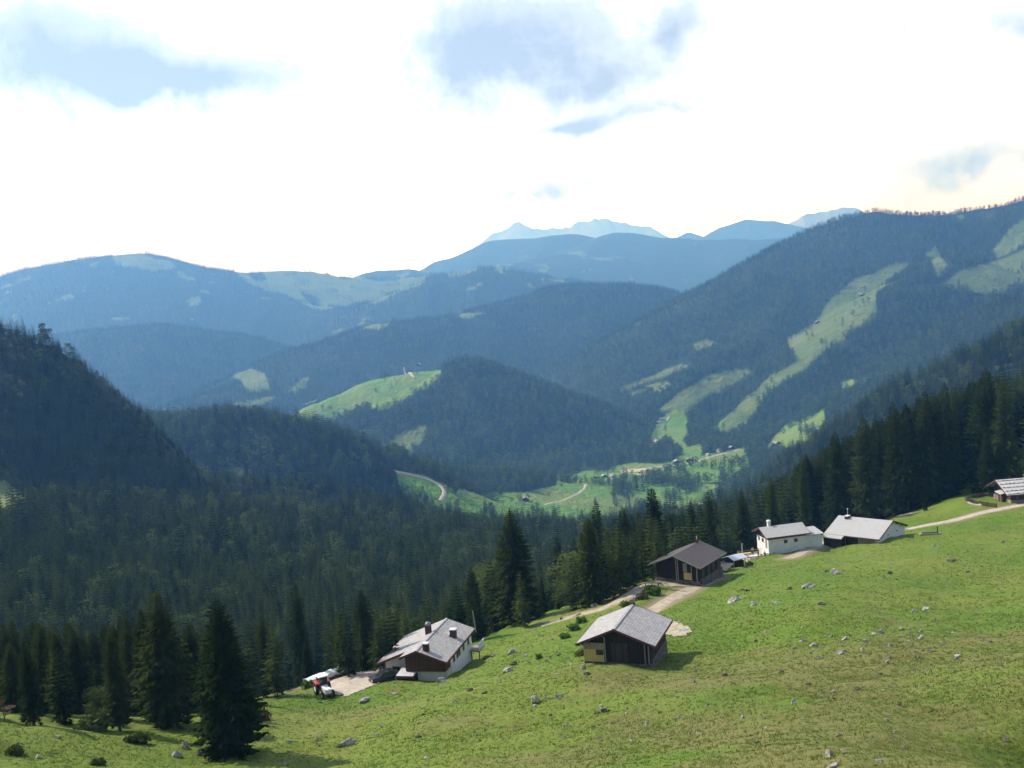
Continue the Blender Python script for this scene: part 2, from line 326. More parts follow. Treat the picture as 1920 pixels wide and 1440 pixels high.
# clearings: (kind, nearest, farthest, outline); kind 1 lush green, 2 pale alpine turf
CLR = [
 (1, 40, 300, [(-400,1500),(-400,1350),(0,1348),(60,1362),(190,1372),(300,1372),(430,1365),(470,1328),(540,1300),(600,1282),(760,1258),(890,1212),(1000,1176),(1100,1140),(1180,1108),(1230,1092),(1330,1065),(1400,1040),(1440,1008),(1560,990),(1640,976),(1690,968),(1760,948),(1810,915),(1835,905),(1860,860),(1895,790),(2300,700),(2400,1500)]),
 (1, 250, 600, [(1690,985),(1690,966),(1760,945),(1815,905),(1850,905),(1850,930),(1990,930),(1990,985)]),
 (1, 250, 700, [(1898,792),(1925,785),(1960,860),(1960,935),(1880,935),(1890,880),(1905,850),(1898,830)]),
 (2, 330, 900, [(-60,900),(10,900),(40,925),(62,950),(30,975),(-60,1000)]),
 (1, 1100, 1900, [(735,876),(790,890),(838,912),(845,975),(800,955),(765,930),(740,905)]),
 (1, 1150, 2420, [(838,912),(900,930),(960,920),(1040,914),(1040,894),(1120,882),(1170,868),(1200,872),(1262,868),(1300,862),(1390,840),(1400,875),(1380,900),(1300,915),(1290,950),(1180,955),(1130,980),(1060,985),(980,988),(900,985),(840,980)]),
 (1, 1150, 2500, [(1150,885),(1270,862),(1380,845),(1385,870),(1310,888),(1280,900),(1160,905)]),
 (1, 1150, 2600, [(1130,905),(1200,915),(1300,905),(1370,915),(1400,960),(1300,990),(1200,950)]),
 (1, 1900, 3000, [(520,785),(560,760),(700,708),(770,688),(840,682),(825,712),(760,745),(700,768),(655,778),(615,785),(575,795),(530,792)]),
 (2, 1900, 3000, [(690,850),(740,812),(795,795),(795,820),(770,850)]),
 (2, 1900, 3000, [(665,815),(700,805),(705,815),(690,822)]),
 (1, 1900, 3000, [(1225,800),(1265,755),(1275,760),(1295,800),(1285,830),(1285,862),(1255,860),(1240,865),(1215,830)]),
 (1, 1900, 3000, [(1275,860),(1290,825),(1330,795),(1375,775),(1360,800),(1330,820),(1310,860)]),
 (2, 2000, 4200, [(1345,812),(1372,770),(1392,745),(1432,712),(1470,692),(1492,676),(1472,652),(1468,640),(1530,600),(1560,560),(1600,530),(1670,497),(1705,492),(1645,550),(1645,590),(1615,615),(1575,640),(1532,666),(1512,688),(1478,712),(1432,740),(1408,768),(1392,800),(1366,822)]),
 (2, 2000, 4200, [(1755,538),(1800,510),(1860,490),(1940,460),(1950,525),(1900,532),(1870,552),(1820,550)]),
 (2, 2400, 4400, [(1300,648),(1330,640),(1345,645),(1320,655),(1298,660)]),
 (2, 2400, 4400, [(1250,690),(1300,678),(1290,690),(1245,705),(1190,725),(1150,735),(1200,715)]),
 (2, 2000, 4400, [(1180,745),(1220,720),(1245,715),(1260,730),(1230,735)]),
 (2, 2000, 3600, [(1225,772),(1258,745),(1290,724),(1345,702),(1392,690),(1402,700),(1365,728),(1310,755),(1285,775),(1265,770)]),
 (1, 1500, 3400, [(1430,842),(1465,800),(1545,766),(1548,800),(1510,830),(1470,845)]),
 (1, 1500, 3400, [(1578,720),(1600,712),(1615,716),(1600,730),(1580,730)]),
 (2, 2600, 4400, [(1730,480),(1750,465),(1770,500),(1755,525),(1745,500)]),
 (2, 2600, 4400, [(1790,410),(1812,405),(1800,420)]), (2, 2600, 4400, [(1850,470),(1890,430),(1940,400),(1960,430),(1900,470),(1860,485)]),
 (2, 3000, 5200, [(615,625),(700,600),(735,600),(700,615),(640,625)]), (2, 3000, 5200, [(845,595),(880,588),(910,590),(870,600)]),
 (2, 3000, 5200, [(530,740),(565,712),(580,708),(570,730),(545,742)]), (2, 3000, 5200, [(440,757),(500,745),(520,742),(500,758),(450,765)]), (2, 2900, 5000, [(440,705),(475,690),(500,700),(510,735),(470,735)]),
 (2, 5500, 9000, [(215,480),(262,474),(320,486),(330,498),(300,505),(250,505),(225,495)]), (2, 5500, 9000, [(330,505),(345,508),(370,525),(355,525),(335,515)]),
 (2, 5500, 9000, [(440,505),(560,506),(640,518),(720,522),(800,518),(795,530),(750,545),(700,565),(640,578),(600,580),(560,570),(500,545),(470,530)]),
 (2, 5500, 9000, [(840,515),(860,505),(900,500),(890,510),(850,525)]), (2, 5500, 9000, [(920,500),(935,500),(950,512),(930,508)]),
]
def clearing(X, Y, Z, px=None, py=None):
    if px is None: px, py = project(X, Y, Z)
    s = np.where(Y > 1000, 7.0, np.where(Y > 320, 7.0, 4.0)); sc = np.clip(Y/34, 6, 300)
    wx = px+s*fbm(X/sc, Y/sc, 41, 3)*1.8; wy = py+s*fbm(X/sc, Y/sc, 43, 3)*1.1
    k = np.zeros(X.shape)
    for kind, y0, y1, poly in CLR:
        m = (Y > y0) & (Y < y1)
        if not m.any(): continue
        t = np.zeros(X.shape, bool); t[m] = inpoly(wx[m], wy[m], poly); k[t] = kind
    k[(Y < 62)] = 1
    # scree and alpine turf blotches among the high woods
    hi = (Y > 5600) & (k == 0); bl = fbm(X/160, Y/160, 51, 4)+.25*sstep(-100, 260, Z)*(Y < 9000); k[hi & (bl > .62)] = 2
    return k
# keep smaller outline of wooded islands inside big clearings
ISL = [(1400, 3000, [(1290,800),(1310,760),(1350,735),(1375,735),(1385,760),(1340,800),(1315,830),(1290,838)]),
       (1400, 3000, [(1215,860),(1250,825),(1275,840),(1282,852),(1240,870)]),
       (5500, 9000, [(500,550),(520,548),(560,565),(575,575),(560,578)]), (5500, 9000, [(560,545),(590,555),(600,575),(585,572),(570,556)]), (5500, 9000, [(462,513),(490,510),(500,525),(475,525)])]
KL = clearing(XX, YY, ZZ, PX, PY)
def islands(X, Y, Z, k):
    px, py = project(X, Y, Z)
    for y0, y1, poly in ISL:
        m = (Y > y0) & (Y < y1) & inpoly(px, py, poly); k[m] = 0
    return k
KL = islands(XX, YY, ZZ, KL)
nR, nC = XX.shape
ii = np.arange(nR*nC).reshape(nR, nC)
FQ = np.stack([ii[:-1, :-1], ii[:-1, 1:], ii[1:, 1:], ii[1:, :-1]], -1).reshape(-1, 4)
MG = bpy.data.materials.new('ground'); MG.use_nodes = True
ground = mesh_np('ground', np.stack([XX, YY, ZZ], -1).reshape(-1, 3), FQ, MG, True)
tag(ground, kind='structure')
setattr_pt(ground, 'lush', (KL == 1) | (YY < 235)); setattr_pt(ground, 'turf', (KL == 2))
dn = np.clip(fbm(XX/9, YY/9, 61, 4)*.5+.38+.42*fbm(XX/38, YY/26, 62, 3)+.42*sstep(130, 75, YY)*sstep(-30, 20, XX)-.12*sstep(120, 200, YY), 0, 1)
setattr_pt(ground, 'patch', dn)
# beige scuffed soil beside ways
setattr_pt(ground, 'soil', np.where(YY < 420, 1, 0)*path_mask(XX, np.minimum(YY, 1e5)))

nt = MG.node_tree; bs = nt.nodes['Principled BSDF']; bs.inputs['Roughness'].default_value = .9; bs.inputs['Specular IOR Level'].default_value = .15
geo = N(nt, 'ShaderNodeNewGeometry'); pos = geo.outputs['Position']
def att(nt, n): a = N(nt, 'ShaderNodeAttribute', attribute_name=n); return a.outputs['Fac']
a1 = noise(nt, pos, .035, 4, .6); a2 = noise(nt, pos, .22, 6, .65); a3 = noise(nt, pos, 1.6, 5, .7); a4 = noise(nt, pos, 6.0, 3, .7)
grass = mixc(nt, ramp(nt, a1, [(.36, 0.), (.62, 1.)]), (.090, .165, .018), (.140, .182, .030))
grass = mixc(nt, ramp(nt, att(nt, 'patch'), [(.40, 0.), (.75, .9)]), grass, (.155, .148, .050))
grass = mixc(nt, ramp(nt, a2, [(.55, 0.), (.72, .75)]), grass, (.145, .125, .040))
grass = mixc(nt, ramp(nt, a2, [(.28, .65), (.42, 0.)]), grass, (.052, .118, .010))
grass = mixc(nt, ramp(nt, a3, [(.58, 0.), (.72, .5)]), grass, (.055, .085, .014))
grass = mixc(nt, ramp(nt, a4, [(.26, .35), (.42, 0.), (.62, 0.), (.78, .35)]), grass, (.085, .100, .030))
grass = mixc(nt, ramp(nt, a3, [(.22, .5), (.34, 0.)]), grass, (.18, .18, .06))
grass = mixc(nt, att(nt, 'soil'), grass, mixc(nt, a4, (.26, .20, .13), (.19, .17, .09)))
# valley fields: even mown green
far_field = mixc(nt, ramp(nt, noise(nt, pos, .010, 3, .5), [(.4, 0.), (.6, 1.)]), (.115, .24, .035), (.165, .235, .055))
spy = N(nt, 'ShaderNodeSeparateXYZ'); nt.links.new(pos, spy.inputs[0])
isfar = ramp(nt, mth(nt, 'DIVIDE', spy.outputs[1], 2000.0), [(.30, 0.), (.5, 1.)])
lush = mixc(nt, isfar, grass, far_field)
t1 = noise(nt, pos, .012, 5, .6)
turf = mixc(nt, ramp(nt, t1, [(.35, 0.), (.65, 1.)]), (.140, .180, .060), (.095, .150, .042))
turf = mixc(nt, ramp(nt, noise(nt, pos, .05, 4, .7), [(.55, 0.), (.7, .7)]), turf, (.07, .085, .035))
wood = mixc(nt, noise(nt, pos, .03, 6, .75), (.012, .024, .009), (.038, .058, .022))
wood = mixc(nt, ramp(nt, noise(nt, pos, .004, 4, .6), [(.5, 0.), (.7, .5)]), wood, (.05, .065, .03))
rockf = ramp(nt, mth(nt, 'DIVIDE', spy.outputs[1], 20000.0), [(.74, 0.), (.84, 1.)])
wood = mixc(nt, rockf, wood, (.22, .22, .22))
col = mixc(nt, att(nt, 'turf'), mixc(nt, att(nt, 'lush'), wood, lush), turf)
nt.links.new(col, bs.inputs['Base Color'])
bmp = N(nt, 'ShaderNodeBump'); bmp.inputs['Strength'].default_value = .5; bmp.inputs['Distance'].default_value = .18
nt.links.new(mth(nt, 'ADD', mth(nt, 'MULTIPLY', a3, .6), mth(nt, 'MULTIPLY', a4, .4)), bmp.inputs['Height'])
bmf = N(nt, 'ShaderNodeBump'); bmf.inputs['Strength'].default_value = .9; bmf.inputs['Distance'].default_value = 22
nt.links.new(mth(nt, 'MULTIPLY', noise(nt, pos, .035, 4, .8), isfar), bmf.inputs['Height']); nt.links.new(bmp.outputs[0], bmf.inputs['Normal'])
nt.links.new(bmf.outputs[0], bs.inputs['Normal'])

# ------------------------------------------------------------------ haze
HZ_TOP = 1450.0
bm = bmesh.new(); bmesh.ops.create_cube(bm, size=1)
hz = bpy.data.meshes.new('haze'); 
for v in bm.verts:
    v.co = Vector((v.co.x*70000*2, 12000+v.co.y*32000*1.0, (-600+HZ_TOP)/2+v.co.z*(HZ_TOP+600)))
bm.to_mesh(hz); bm.free()
haze = link(bpy.data.objects.new('haze', hz)); tag(haze, kind='stuff')
MH = bpy.data.materials.new('haze'); MH.use_nodes = True; nt = MH.node_tree; nt.nodes.clear()
mo = N(nt, 'ShaderNodeOutputMaterial'); pvn = N(nt, 'ShaderNodeVolumePrincipled')
pvn.inputs['Color'].default_value = (.165, .44, 1.0, 1); pvn.inputs['Absorption Color'].default_value = (1, 1, 1, 1)
pvn.inputs['Density'].default_value = 1.3e-4; pvn.inputs['Anisotropy'].default_value = .35
nt.links.new(pvn.outputs[0], mo.inputs['Volume']); hz.materials.append(MH)
# ------------------------------------------------------------------ trees
def foliage_mat(name, dark, light, var=.35, transl=.22):
    m = bpy.data.materials.new(name); m.use_nodes = True; nt = m.node_tree; nt.nodes.clear()
    o = N(nt, 'ShaderNodeOutputMaterial'); d = N(nt, 'ShaderNodeBsdfDiffuse'); t = N(nt, 'ShaderNodeBsdfTranslucent'); mx = N(nt, 'ShaderNodeMixShader')
    mx.inputs[0].default_value = transl
    inf = N(nt, 'ShaderNodeObjectInfo'); geo = N(nt, 'ShaderNodeNewGeometry')
    n = noise(nt, geo.outputs['Position'], .8, 3, .7)
    f = mth(nt, 'ADD', mth(nt, 'MULTIPLY', inf.outputs['Random'], .75), mth(nt, 'MULTIPLY', mth(nt, 'SUBTRACT', n, .5), 1.3), clamp=True)
    c = mixc(nt, f, dark, light)
    nt.links.new(c, d.inputs[0]); nt.links.new(c, t.inputs[0])
    nt.links.new(d.outputs[0], mx.inputs[1]); nt.links.new(t.outputs[0], mx.inputs[2]); nt.links.new(mx.outputs[0], o.inputs[0])
    return m
def simple_mat(name, c1, c2, scale=3.0, rough=.85, lo=.35, hi=.65, spec=.25, bump=0.0, metal=0.0, stretch=None, ext=None):
    m = bpy.data.materials.new(name); m.use_nodes = True; nt = m.node_tree; b = nt.nodes['Principled BSDF']
    b.inputs['Roughness'].default_value = rough; b.inputs['Specular IOR Level'].default_value = spec; b.inputs['Metallic'].default_value = metal
    tc = N(nt, 'ShaderNodeTexCoord'); v = tc.outputs['Object']
    if stretch:
        mp = N(nt, 'ShaderNodeMapping'); mp.inputs['Scale'].default_value = stretch; nt.links.new(v, mp.inputs[0]); v = mp.outputs[0]
    n = noise(nt, v, scale, 5, .65); c = mixc(nt, ramp(nt, n, [(lo, 0.), (hi, 1.)]), c1, c2)
    nt.links.new(c, b.inputs['Base Color'])
    if bump:
        bp = N(nt, 'ShaderNodeBump'); bp.inputs['Strength'].default_value = .8; bp.inputs['Distance'].default_value = bump
        nt.links.new(n, bp.inputs['Height']); nt.links.new(bp.outputs[0], b.inputs['Normal'])
    return m
M_SPR = foliage_mat('spruce_needles', (.016, .030, .009), (.070, .092, .024))
M_SPF = foliage_mat('spruce_needles_far', (.012, .025, .009), (.080, .102, .030))
M_BRO = foliage_mat('broad_leaves', (.050, .085, .022), (.150, .185, .060), transl=.3)
M_BARK = simple_mat('bark', (.06, .045, .035), (.13, .10, .08), 4, bump=.03)

def spruce_crown(seed, h, rad, whorls, per, twigs, skip=.06):
    r = np.random.default_rng(seed); V = []; T = []
    ph = r.uniform(0, 6.28)
    for w in range(whorls):
        t = w/(whorls-1); z = h*(skip+(1-skip)*t**.88)
        q = (1-t); env = rad*(q**.60*(.93+.07*math.sin(9*t+ph)))*(1-.30*max(0, .16-t)/.16)+.05
        k = per if t < .8 else max(4, per-2)
        a0 = r.uniform(0, 6.28)
        for b in range(k):
            a = a0+6.283*b/k+r.normal(0, .16); L = env*r.uniform(.66, 1.14)
            if r.random() < .06: L *= .55
            ca, sa = math.cos(a), math.sin(a); dr = (.34-.5*t)*L*r.uniform(.7, 1.3); wd = L*.30+.10
            pts = []
            m = twigs+1
            for i in range(m+1):
                f = i/m; rr = L*f
                pts.append((ca*rr, sa*rr, z-dr*f**1.4+.10*L*max(0, f-.75)*2+r.normal(0, .02*h/ max(whorls, 1))))
            for i in range(m):
                p, n2 = pts[i], pts[i+1]; f = (i+.5)/m; ww = wd*(1-f*.75)*r.uniform(.8, 1.25)
                for sd in (-1, 1):
                    ex = -sa*sd*ww; ey = ca*sd*ww; fo = L/m*.9
                    tip = (n2[0]+ex+ca*fo*.3, n2[1]+ey+sa*fo*.3, n2[2]-ww*r.uniform(.35, .75))
                    j = len(V); V += [p, n2, tip]; T.append((j, j+1, j+2) if sd < 0 else (j, j+2, j+1))
            j = len(V); p = pts[-2]; n2 = pts[-1]; dd = L*.16     # hanging spray under the bough
            V += [(p[0]*.55, p[1]*.55, p[2]), n2, (n2[0]*.72, n2[1]*.72, n2[2]-dd*r.uniform(.8, 1.5)-.15)]; T.append((j, j+1, j+2))
    j = len(V); V += [(-.12, 0, h*.93), (.12, .05, h*.93), (0, 0, h*1.02)]; T.append((j, j+1, j+2))
    return np.array(V), np.array(T)
def trunk_geo(h, r0, segs=7):
    V = []; Q = []
    lv = [(-2.0, 1.1), (0, 1.15), (.06*h, .9), (.35*h, .66), (.7*h, .33), (.96*h, .05)]
    for z, k in lv:
        for s in range(segs): a = 6.283*s/segs; V.append((math.cos(a)*r0*k, math.sin(a)*r0*k, z))
    for i in range(len(lv)-1):
        for s in range(segs): Q.append((i*segs+s, i*segs+(s+1) % segs, (i+1)*segs+(s+1) % segs, (i+1)*segs+s))
    return np.array(V), np.array(Q)
def broad_crown(seed, h, rad, blobs, leaves, size):
    r = np.random.default_rng(seed); cs = []
    for b in range(blobs):
        z = r.uniform(.28, .93); e = rad*math.sqrt(max(.03, 1-((z-.55)/.47)**2))*r.uniform(.25, .8); a = r.uniform(0, 6.28)
        cs.append((math.cos(a)*e, math.sin(a)*e, z*h, rad*r.uniform(.28, .5)))
    V = []; T = []
    for (x, y, z, br) in cs:
        d = r.normal(size=(leaves, 3)); d /= np.linalg.norm(d, axis=1)[:, None]; d[:, 2] = np.where(r.random(leaves) < .6, np.abs(d[:, 2]), d[:, 2])
        p = d*br*r.uniform(.65, 1.12, (leaves, 1))+(x, y, z)
        for k in range(leaves):
            u = r.normal(size=3); u /= np.linalg.norm(u); v = np.cross(u, d[k]+r.normal(size=3)*.5); v /= (np.linalg.norm(v)+1e-6)
            s = size*r.uniform(.6, 1.3); j = len(V)
            V += [tuple(p[k]-u*s), tuple(p[k]+v*s*.8), tuple(p[k]+u*s)]; T.append((j, j+1, j+2))
    return np.array(V), np.array(T)
def mesh_data(name, V, T, mat):
    o = mesh_np(name, V, T, mat); me = o.data; bpy.data.objects.remove(o); return me
SPR_H = 20.0
SPR = [mesh_data('spruce_crown', *spruce_crown(100+i, SPR_H, r_, 50, 9, 4, sk), M_SPR) for i, (r_, sk) in enumerate([(3.6, .05), (3.0, .08), (4.3, .04), (2.7, .10), (3.4, .16), (3.9, .06)])]
SPT = mesh_data('spruce_trunk', *trunk_geo(SPR_H, .27), M_BARK)
BRO_H = 13.0
BRO = [mesh_data('leaf_crown', *broad_crown(200+i, BRO_H, r_, 30, 80, .34), M_BRO) for i, r_ in enumerate([4.2, 4.9, 3.6])]
def limbs_geo(seed, h):
    r = np.random.default_rng(seed); V, Q = trunk_geo(h*.75, .22); V = list(map(tuple, V)); Q = list(map(tuple, Q))
    for b in range(7):
        a = r.uniform(0, 6.28); z0 = h*r.uniform(.2, .5); L = h*r.uniform(.2, .34); p0 = np.array([0, 0, z0]); p1 = p0+np.array([math.cos(a)*L*.75, math.sin(a)*L*.75, L*.8])
        sdv = np.array([-math.sin(a), math.cos(a), 0]); up = np.cross(p1-p0, sdv); up /= np.linalg.norm(up)
        j = len(V)
        for p, rr in ((p0, .09), (p1, .03)):
            for q in range(4): an = 1.57*q; V.append(tuple(p+(sdv*math.cos(an)+up*math.sin(an))*rr))
        for q in range(4): Q.append((j+q, j+(q+1) % 4, j+4+(q+1) % 4, j+4+q))
    return np.array(V), np.array(Q)
BRT = mesh_data('leaf_trunk', *limbs_geo(5, BRO_H), M_BARK)
# light versions, used for the masses far away and for single trees down in the valley
def with_trunk(VT, h, r0):
    V, T = VT; j = len(V); V2 = np.array([(-r0, 0, -1.5), (r0, 0, -1.5), (0, 0, h*.7), (0, -r0, -1.5), (0, r0, -1.5)])
    return np.concatenate([V, V2]), np.concatenate([T, [(j, j+1, j+2), (j+3, j+4, j+2)]])
MIDS = [mesh_data('spruce_tree_mid', *with_trunk(spruce_crown(300+i, SPR_H, r_, 19, 7, 1, .06), 20, .25), M_SPF) for i, r_ in enumerate([3.3, 2.8, 3.8])]
LOWS = [mesh_data('spruce_tree_small', *with_trunk(spruce_crown(320+i, SPR_H, r_, 9, 6, 0, .05), 20, .3), M_SPF) for i, r_ in enumerate([3.7, 3.2])]
MIDB = [mesh_data('leafy_tree_mid', *with_trunk(broad_crown(340+i, BRO_H, r_, 14, 34, .62), 13, .25), M_BRO) for i, r_ in enumerate([4.2, 4.9])]
LOWB = [mesh_data('leafy_tree_small', *with_trunk(broad_crown(360, BRO_H, 4.8, 9, 13, 1.15), 13, .3), M_BRO)]

TH = height
# horizon profile of the ground, to leave out trees that nothing shows
_prof_s = SG; _sl = ZZ/YY; _run = np.maximum.accumulate(_sl, 0)
def visible(x, y, ztop, margin):
    si = np.clip(np.searchsorted(_prof_s, x/y), 0, len(_prof_s)-1)
    ri = np.clip(np.searchsorted(YR, y*.93)-1, 0, nR-1)
    return ztop/y > _run[ri, si]-margin
def scatter(y0, y1, sp, seed):
    r = np.random.default_rng(seed); xm = .60*y1
    gx, gy = np.meshgrid(np.arange(-xm, xm, sp), np.arange(y0, y1, sp*.92))
    x = (gx+r.uniform(-.48, .48, gx.shape)*sp).ravel(); y = (gy+r.uniform(-.48, .48, gx.shape)*sp).ravel()
    m = np.abs(x/y) < .57; return x[m], y[m]
def forest_pts(y0, y1, sp, seed, cover=1.0):
    x, y = scatter(y0, y1, sp, seed); r = np.random.default_rng(seed+1)
    z = height(x, y, False)
    m = visible(x, y, z+24, .012); x, y, z = x[m], y[m], z[m]
    k = islands(x, y, z, clearing(x, y, z))
    keep = (k == 0) | ((k == 2) & (r.random(len(x)) < .035) & (y > 1000)) | ((k == 1) & (r.random(len(x)) < .004) & (y > 1500))
    keep &= ~((fbm(x/70, y/70, 91, 3) > .55) & (y > 700))            # small openings
    keep |= (k == 2) & (fbm(x/110, y/110, 98, 3) > .30) & (y > 5000)
    qx_, qy_ = project(x, y, z); low = (qx_ > 1150) & (qy_ > 897) & (qx_ < 1420)
    keep |= (k == 1) & (fbm(x/42, y/42, 97, 3) > np.where(low, .02, .40)) & (y > 1150) & (y < 2400)
    # hedges, single trees and copses between the valley fields
    x, y, z = x[keep], y[keep], z[keep]
    hb = .5+.5*fbm(x/90, y/90, 71, 3)
    h = (15+9*fbm(x/50, y/50, 81, 2)+r.normal(0, 4.6, len(x))+4*np.clip((y-500)/1500, 0, 1)).clip(7, 30)*np.where((y > 600) & (y < 900) & (x < -60), .68, 1)
    bf = np.interp(y, [0, 400, 700, 1500, 2000, 2600, 3600, 6000], [.06, .14, .22, .30, .55, .50, .22, .10])
    leafy = r.random(len(x)) < np.clip(bf*(.3+1.5*hb**2), 0, .9)
    return x, y, z, h, leafy
# skyline of the nearest wood in the photo (px, py): no filler tree reaches above it
SKY = np.array([(-400,1120),(0,1150),(230,1160),(285,1120),(340,1180),(400,1140),(470,1170),(545,1100),(600,1130),(690,1095),(800,1130),(850,1100),(875,1070),(905,1080),(950,1000),(1000,1090),(1030,1040),(1060,1050),(1110,960),(1160,950),(1190,965),(1217,930),(1250,955),(1290,950),(1320,940),(1350,930),(1400,925),(1440,905),(1480,880),(1530,840),(1560,815),(1600,800),(1660,765),(1720,735),(1760,725),(1850,700),(1920,690),(2300,620)], float)
EDGE = 455
x, y = scatter(96, EDGE, 4.5, 500); r = np.random.default_rng(501)
z = height(x, y, False); k = clearing(x, y, z); m = (k == 0) & (np.abs(x/y) < .56)
x, y, z = x[m], y[m], z[m]
# keep away from house, track and yard
def near_any(x, y, lst, d):
    o = np.zeros(len(x), bool)
    for (a, b) in lst: o |= np.hypot(x-a, y-b) < d
    return o
ok = path_mask(x, y) < .1; x, y, z = x[ok], y[ok], z[ok]
h = r.uniform(18, 28, len(x))+np.clip((x/y+.05)*30, 0, 9)
px, _ = project(x, y, z); allowed = np.interp(px, SKY[:, 0], SKY[:, 1])+(r.random(len(x))**1.4*46+2)*np.clip(300/y, .4, 1.6)
hm = ray(px, allowed)[:, 2]*y-z
lim = np.interp(px, [0, 700, 900, 1100, 2000], [215, 235, 290, 420, 455]); h = np.where(y < lim, np.minimum(h, hm), r.uniform(11, 20, len(x))); ok = h > 6.5; x, y, z, h = x[ok], y[ok], z[ok], h[ok]
ok = visible(x, y, z+h, .01); x, y, z, h = x[ok], y[ok], z[ok], h[ok]
near = [(a, b, c, d, False) for a, b, c, d in zip(x, y, z, h)]
# trees the photo shows one by one: (top px, top py, distance, kind, width factor, label)
HERO = [
 (285,1102,112,'s',1.4,'broad dark spruce left of the pair at the lower meadow corner'),
 (398,1118,100,'s',1.35,'dark spruce with drooping boughs casting its shadow onto the lower meadow corner'),
 (545,1088,190,'s',.8,'narrow dark spruce in the wood above the lower meadow corner'),
 (875,1058,178,'s',1.25,'dark spruce just left of the tallest spruce behind the farmhouse'),
 (948,953,182,'s',2.1,'tallest broad spruce standing alone above the wood behind the farmhouse'),
 (1040,1004,240,'s',.9,'spruce rising behind the pale green leafy trees by the track'),
 (1010,1075,200,'s',.8,'short spruce right of the tallest spruce'),
 (1112,930,245,'s',.85,'slim spruce standing out against the valley, left of the dark barn'),
 (1163,948,240,'s',.85,'slim spruce right beside the one standing out against the valley'),
 (1217,912,232,'s',1.2,'tall pointed spruce directly above the dark barn roof eave'),
 (1290,935,245,'s',.85,'spruce with its tip above the chimney of the dark barn'),
 (1322,918,250,'s',.9,'tall spruce behind the right half of the dark barn'),
 (1440,893,262,'s',.9,'spruce rising above the chimney of the white guest hut'),
 (1498,848,270,'s',1.0,'tall spruce behind the gap between the two white huts'),
 (1560,806,280,'s',1.0,'tall spruce above the left end of the white barn roof'),
 (1612,778,285,'s',1.0,'tall spruce straight above the white barn roof pipe'),
 (1385,915,255,'s',.8,'spruce rising above the terrace with the guests'),
 (1668,750,290,'s',.9,'tall spruce above the grey roofed white barn'),
 (1728,730,290,'s',1.0,'dark tall spruce right of the white barn in the dense row'),
 (1765,715,292,'s',.9,'spruce in the middle of the dense row above the track'),
 (1842,686,285,'s',1.1,'tallest spruce above the stone weighted roof of the upper hut'),
 (1872,705,272,'s',1.0,'spruce with light green boughs next to the upper hut'),
 (1843,800,268,'s',1.0,'full spruce hanging its boughs to the ground by the fence corner'),
 (1868,830,266,'s',1.0,'lower spruce touching the upper hut from behind'),
 (1728,915,270,'s',.8,'small young spruce alone on the grass in front of the dense row'),
 (565,1190,152,'s',.8,'young spruce at the wood edge above the tarp covered stack'),
 (10,1200,112,'s',1.0,'dark spruce cut by the left edge of the photo'),
 (1078,1036,192,'b',1.6,'pale green leafy tree beside the track below the dark barn'),
 (1058,1085,186,'b',1.4,'smaller bushy leafy tree at the foot of the pale green leafy tree'),
 (1108,1070,187,'b',1.4,'rounded leafy tree between track and spruces below the dark barn'),
 (175,1290,112,'b',.9,'grey green bushy tree behind the dark shrub on the lower left meadow'),
]
hero = []
for (tx, ty, Y, kd, wf, lb) in HERO:
    sx_ = ray(tx+ (12 if Y < 200 else 8), ty+60)[0]; gx_ = sx_*Y; gz = float(height(np.array([gx_]), np.array([Y*1.]), False)[0])
    ht = ray(tx, ty)[2]*Y-gz
    hero.append((gx_, Y, gz, max(ht, 4), kd, wf, lb)); print('HERO', lb[:40], round(ht, 1), round(float(gz), 1), [round(float(v)) for v in project(gx_, Y, gz)])
hx = [(a[0], a[1]) for a in hero]
near = [t for t in near if not any(math.hypot(t[0]-a, t[1]-b) < 3.2 for a, b in hx)]
near = [t for t in near if not (math.hypot(t[0]-hero[4][0], t[1]-hero[4][1]) < 9 and t[1] < hero[4][1]+4)]
# mid forest
far = [forest_pts(EDGE, 950, 6.0, 510), forest_pts(950, 1900, 7.4, 520), forest_pts(1900, 3000, 9.0, 530), forest_pts(3000, 4900, 11.5, 540), forest_pts(4900, 7600, 19.0, 550)]
fx, fy, fz, fh, fl = (np.concatenate([f[i] for f in far]) for i in range(5))
print('near', len(near), 'far', [len(f[0]) for f in far])
nx, ny, nz, nh, _n = (np.array(v, float) for v in zip(*near))
nl = (r.random(len(near)) < .06) & (ny > 190)
# the 300 that show largest stand as single objects, the rest goes into the two masses
order = np.argsort(-(nh/ny)*(.4+.6*np.clip((nz+nh)/ny-0*nz > -9, 0, 1)))
spr_idx = [i for i in order if not nl[i]]; bro_idx = [i for i in order if nl[i]]
N_SP = 300-sum(1 for a in hero if a[4] == 's')
single = spr_idx[:N_SP]; rest = spr_idx[N_SP:]
def zone(x, y):
    px, _ = project(x, y, -60)
    if px < 500: return ('dark spruce in the wood behind the lower left meadow', 'spruces of the wood left of the tarp covered stack')
    if px < 900: return ('dark spruce in the wood behind the white walled farmhouse', 'spruces of the wood behind the farmhouse')
    if px < 1380: return ('dark spruce in the wood behind the track and the dark barn', 'spruces of the wood behind the dark barn')
    return ('tall dark spruce in the dense row behind the white huts', 'spruces of the dense row behind the white huts')
def put_tree(x, y, z, h, kd, wf, label, group=None, rz=None, src={}):
    key = (kd,); s = h/(SPR_H if kd == 's' else BRO_H)
    o = empty('spruce_tree' if kd == 's' else 'leafy_tree', (x, y, z-.3), random.uniform(0, 6.28) if rz is None else rz)
    wv = wf*random.uniform(.92, 1.08); o.scale = (s**.75*wv, s**.75*wv, s)
    if kd == 's': a, b = random.choice(SPR), SPT
    else: a, b = random.choice(BRO), BRT
    link(bpy.data.objects.new('crown', a), o); link(bpy.data.objects.new('trunk', b), o)
    tag(o, label, 'tree', group); return o
for (a, b, c, d, kd, wf, lb) in hero: put_tree(a, b, c, d, kd, wf, lb)
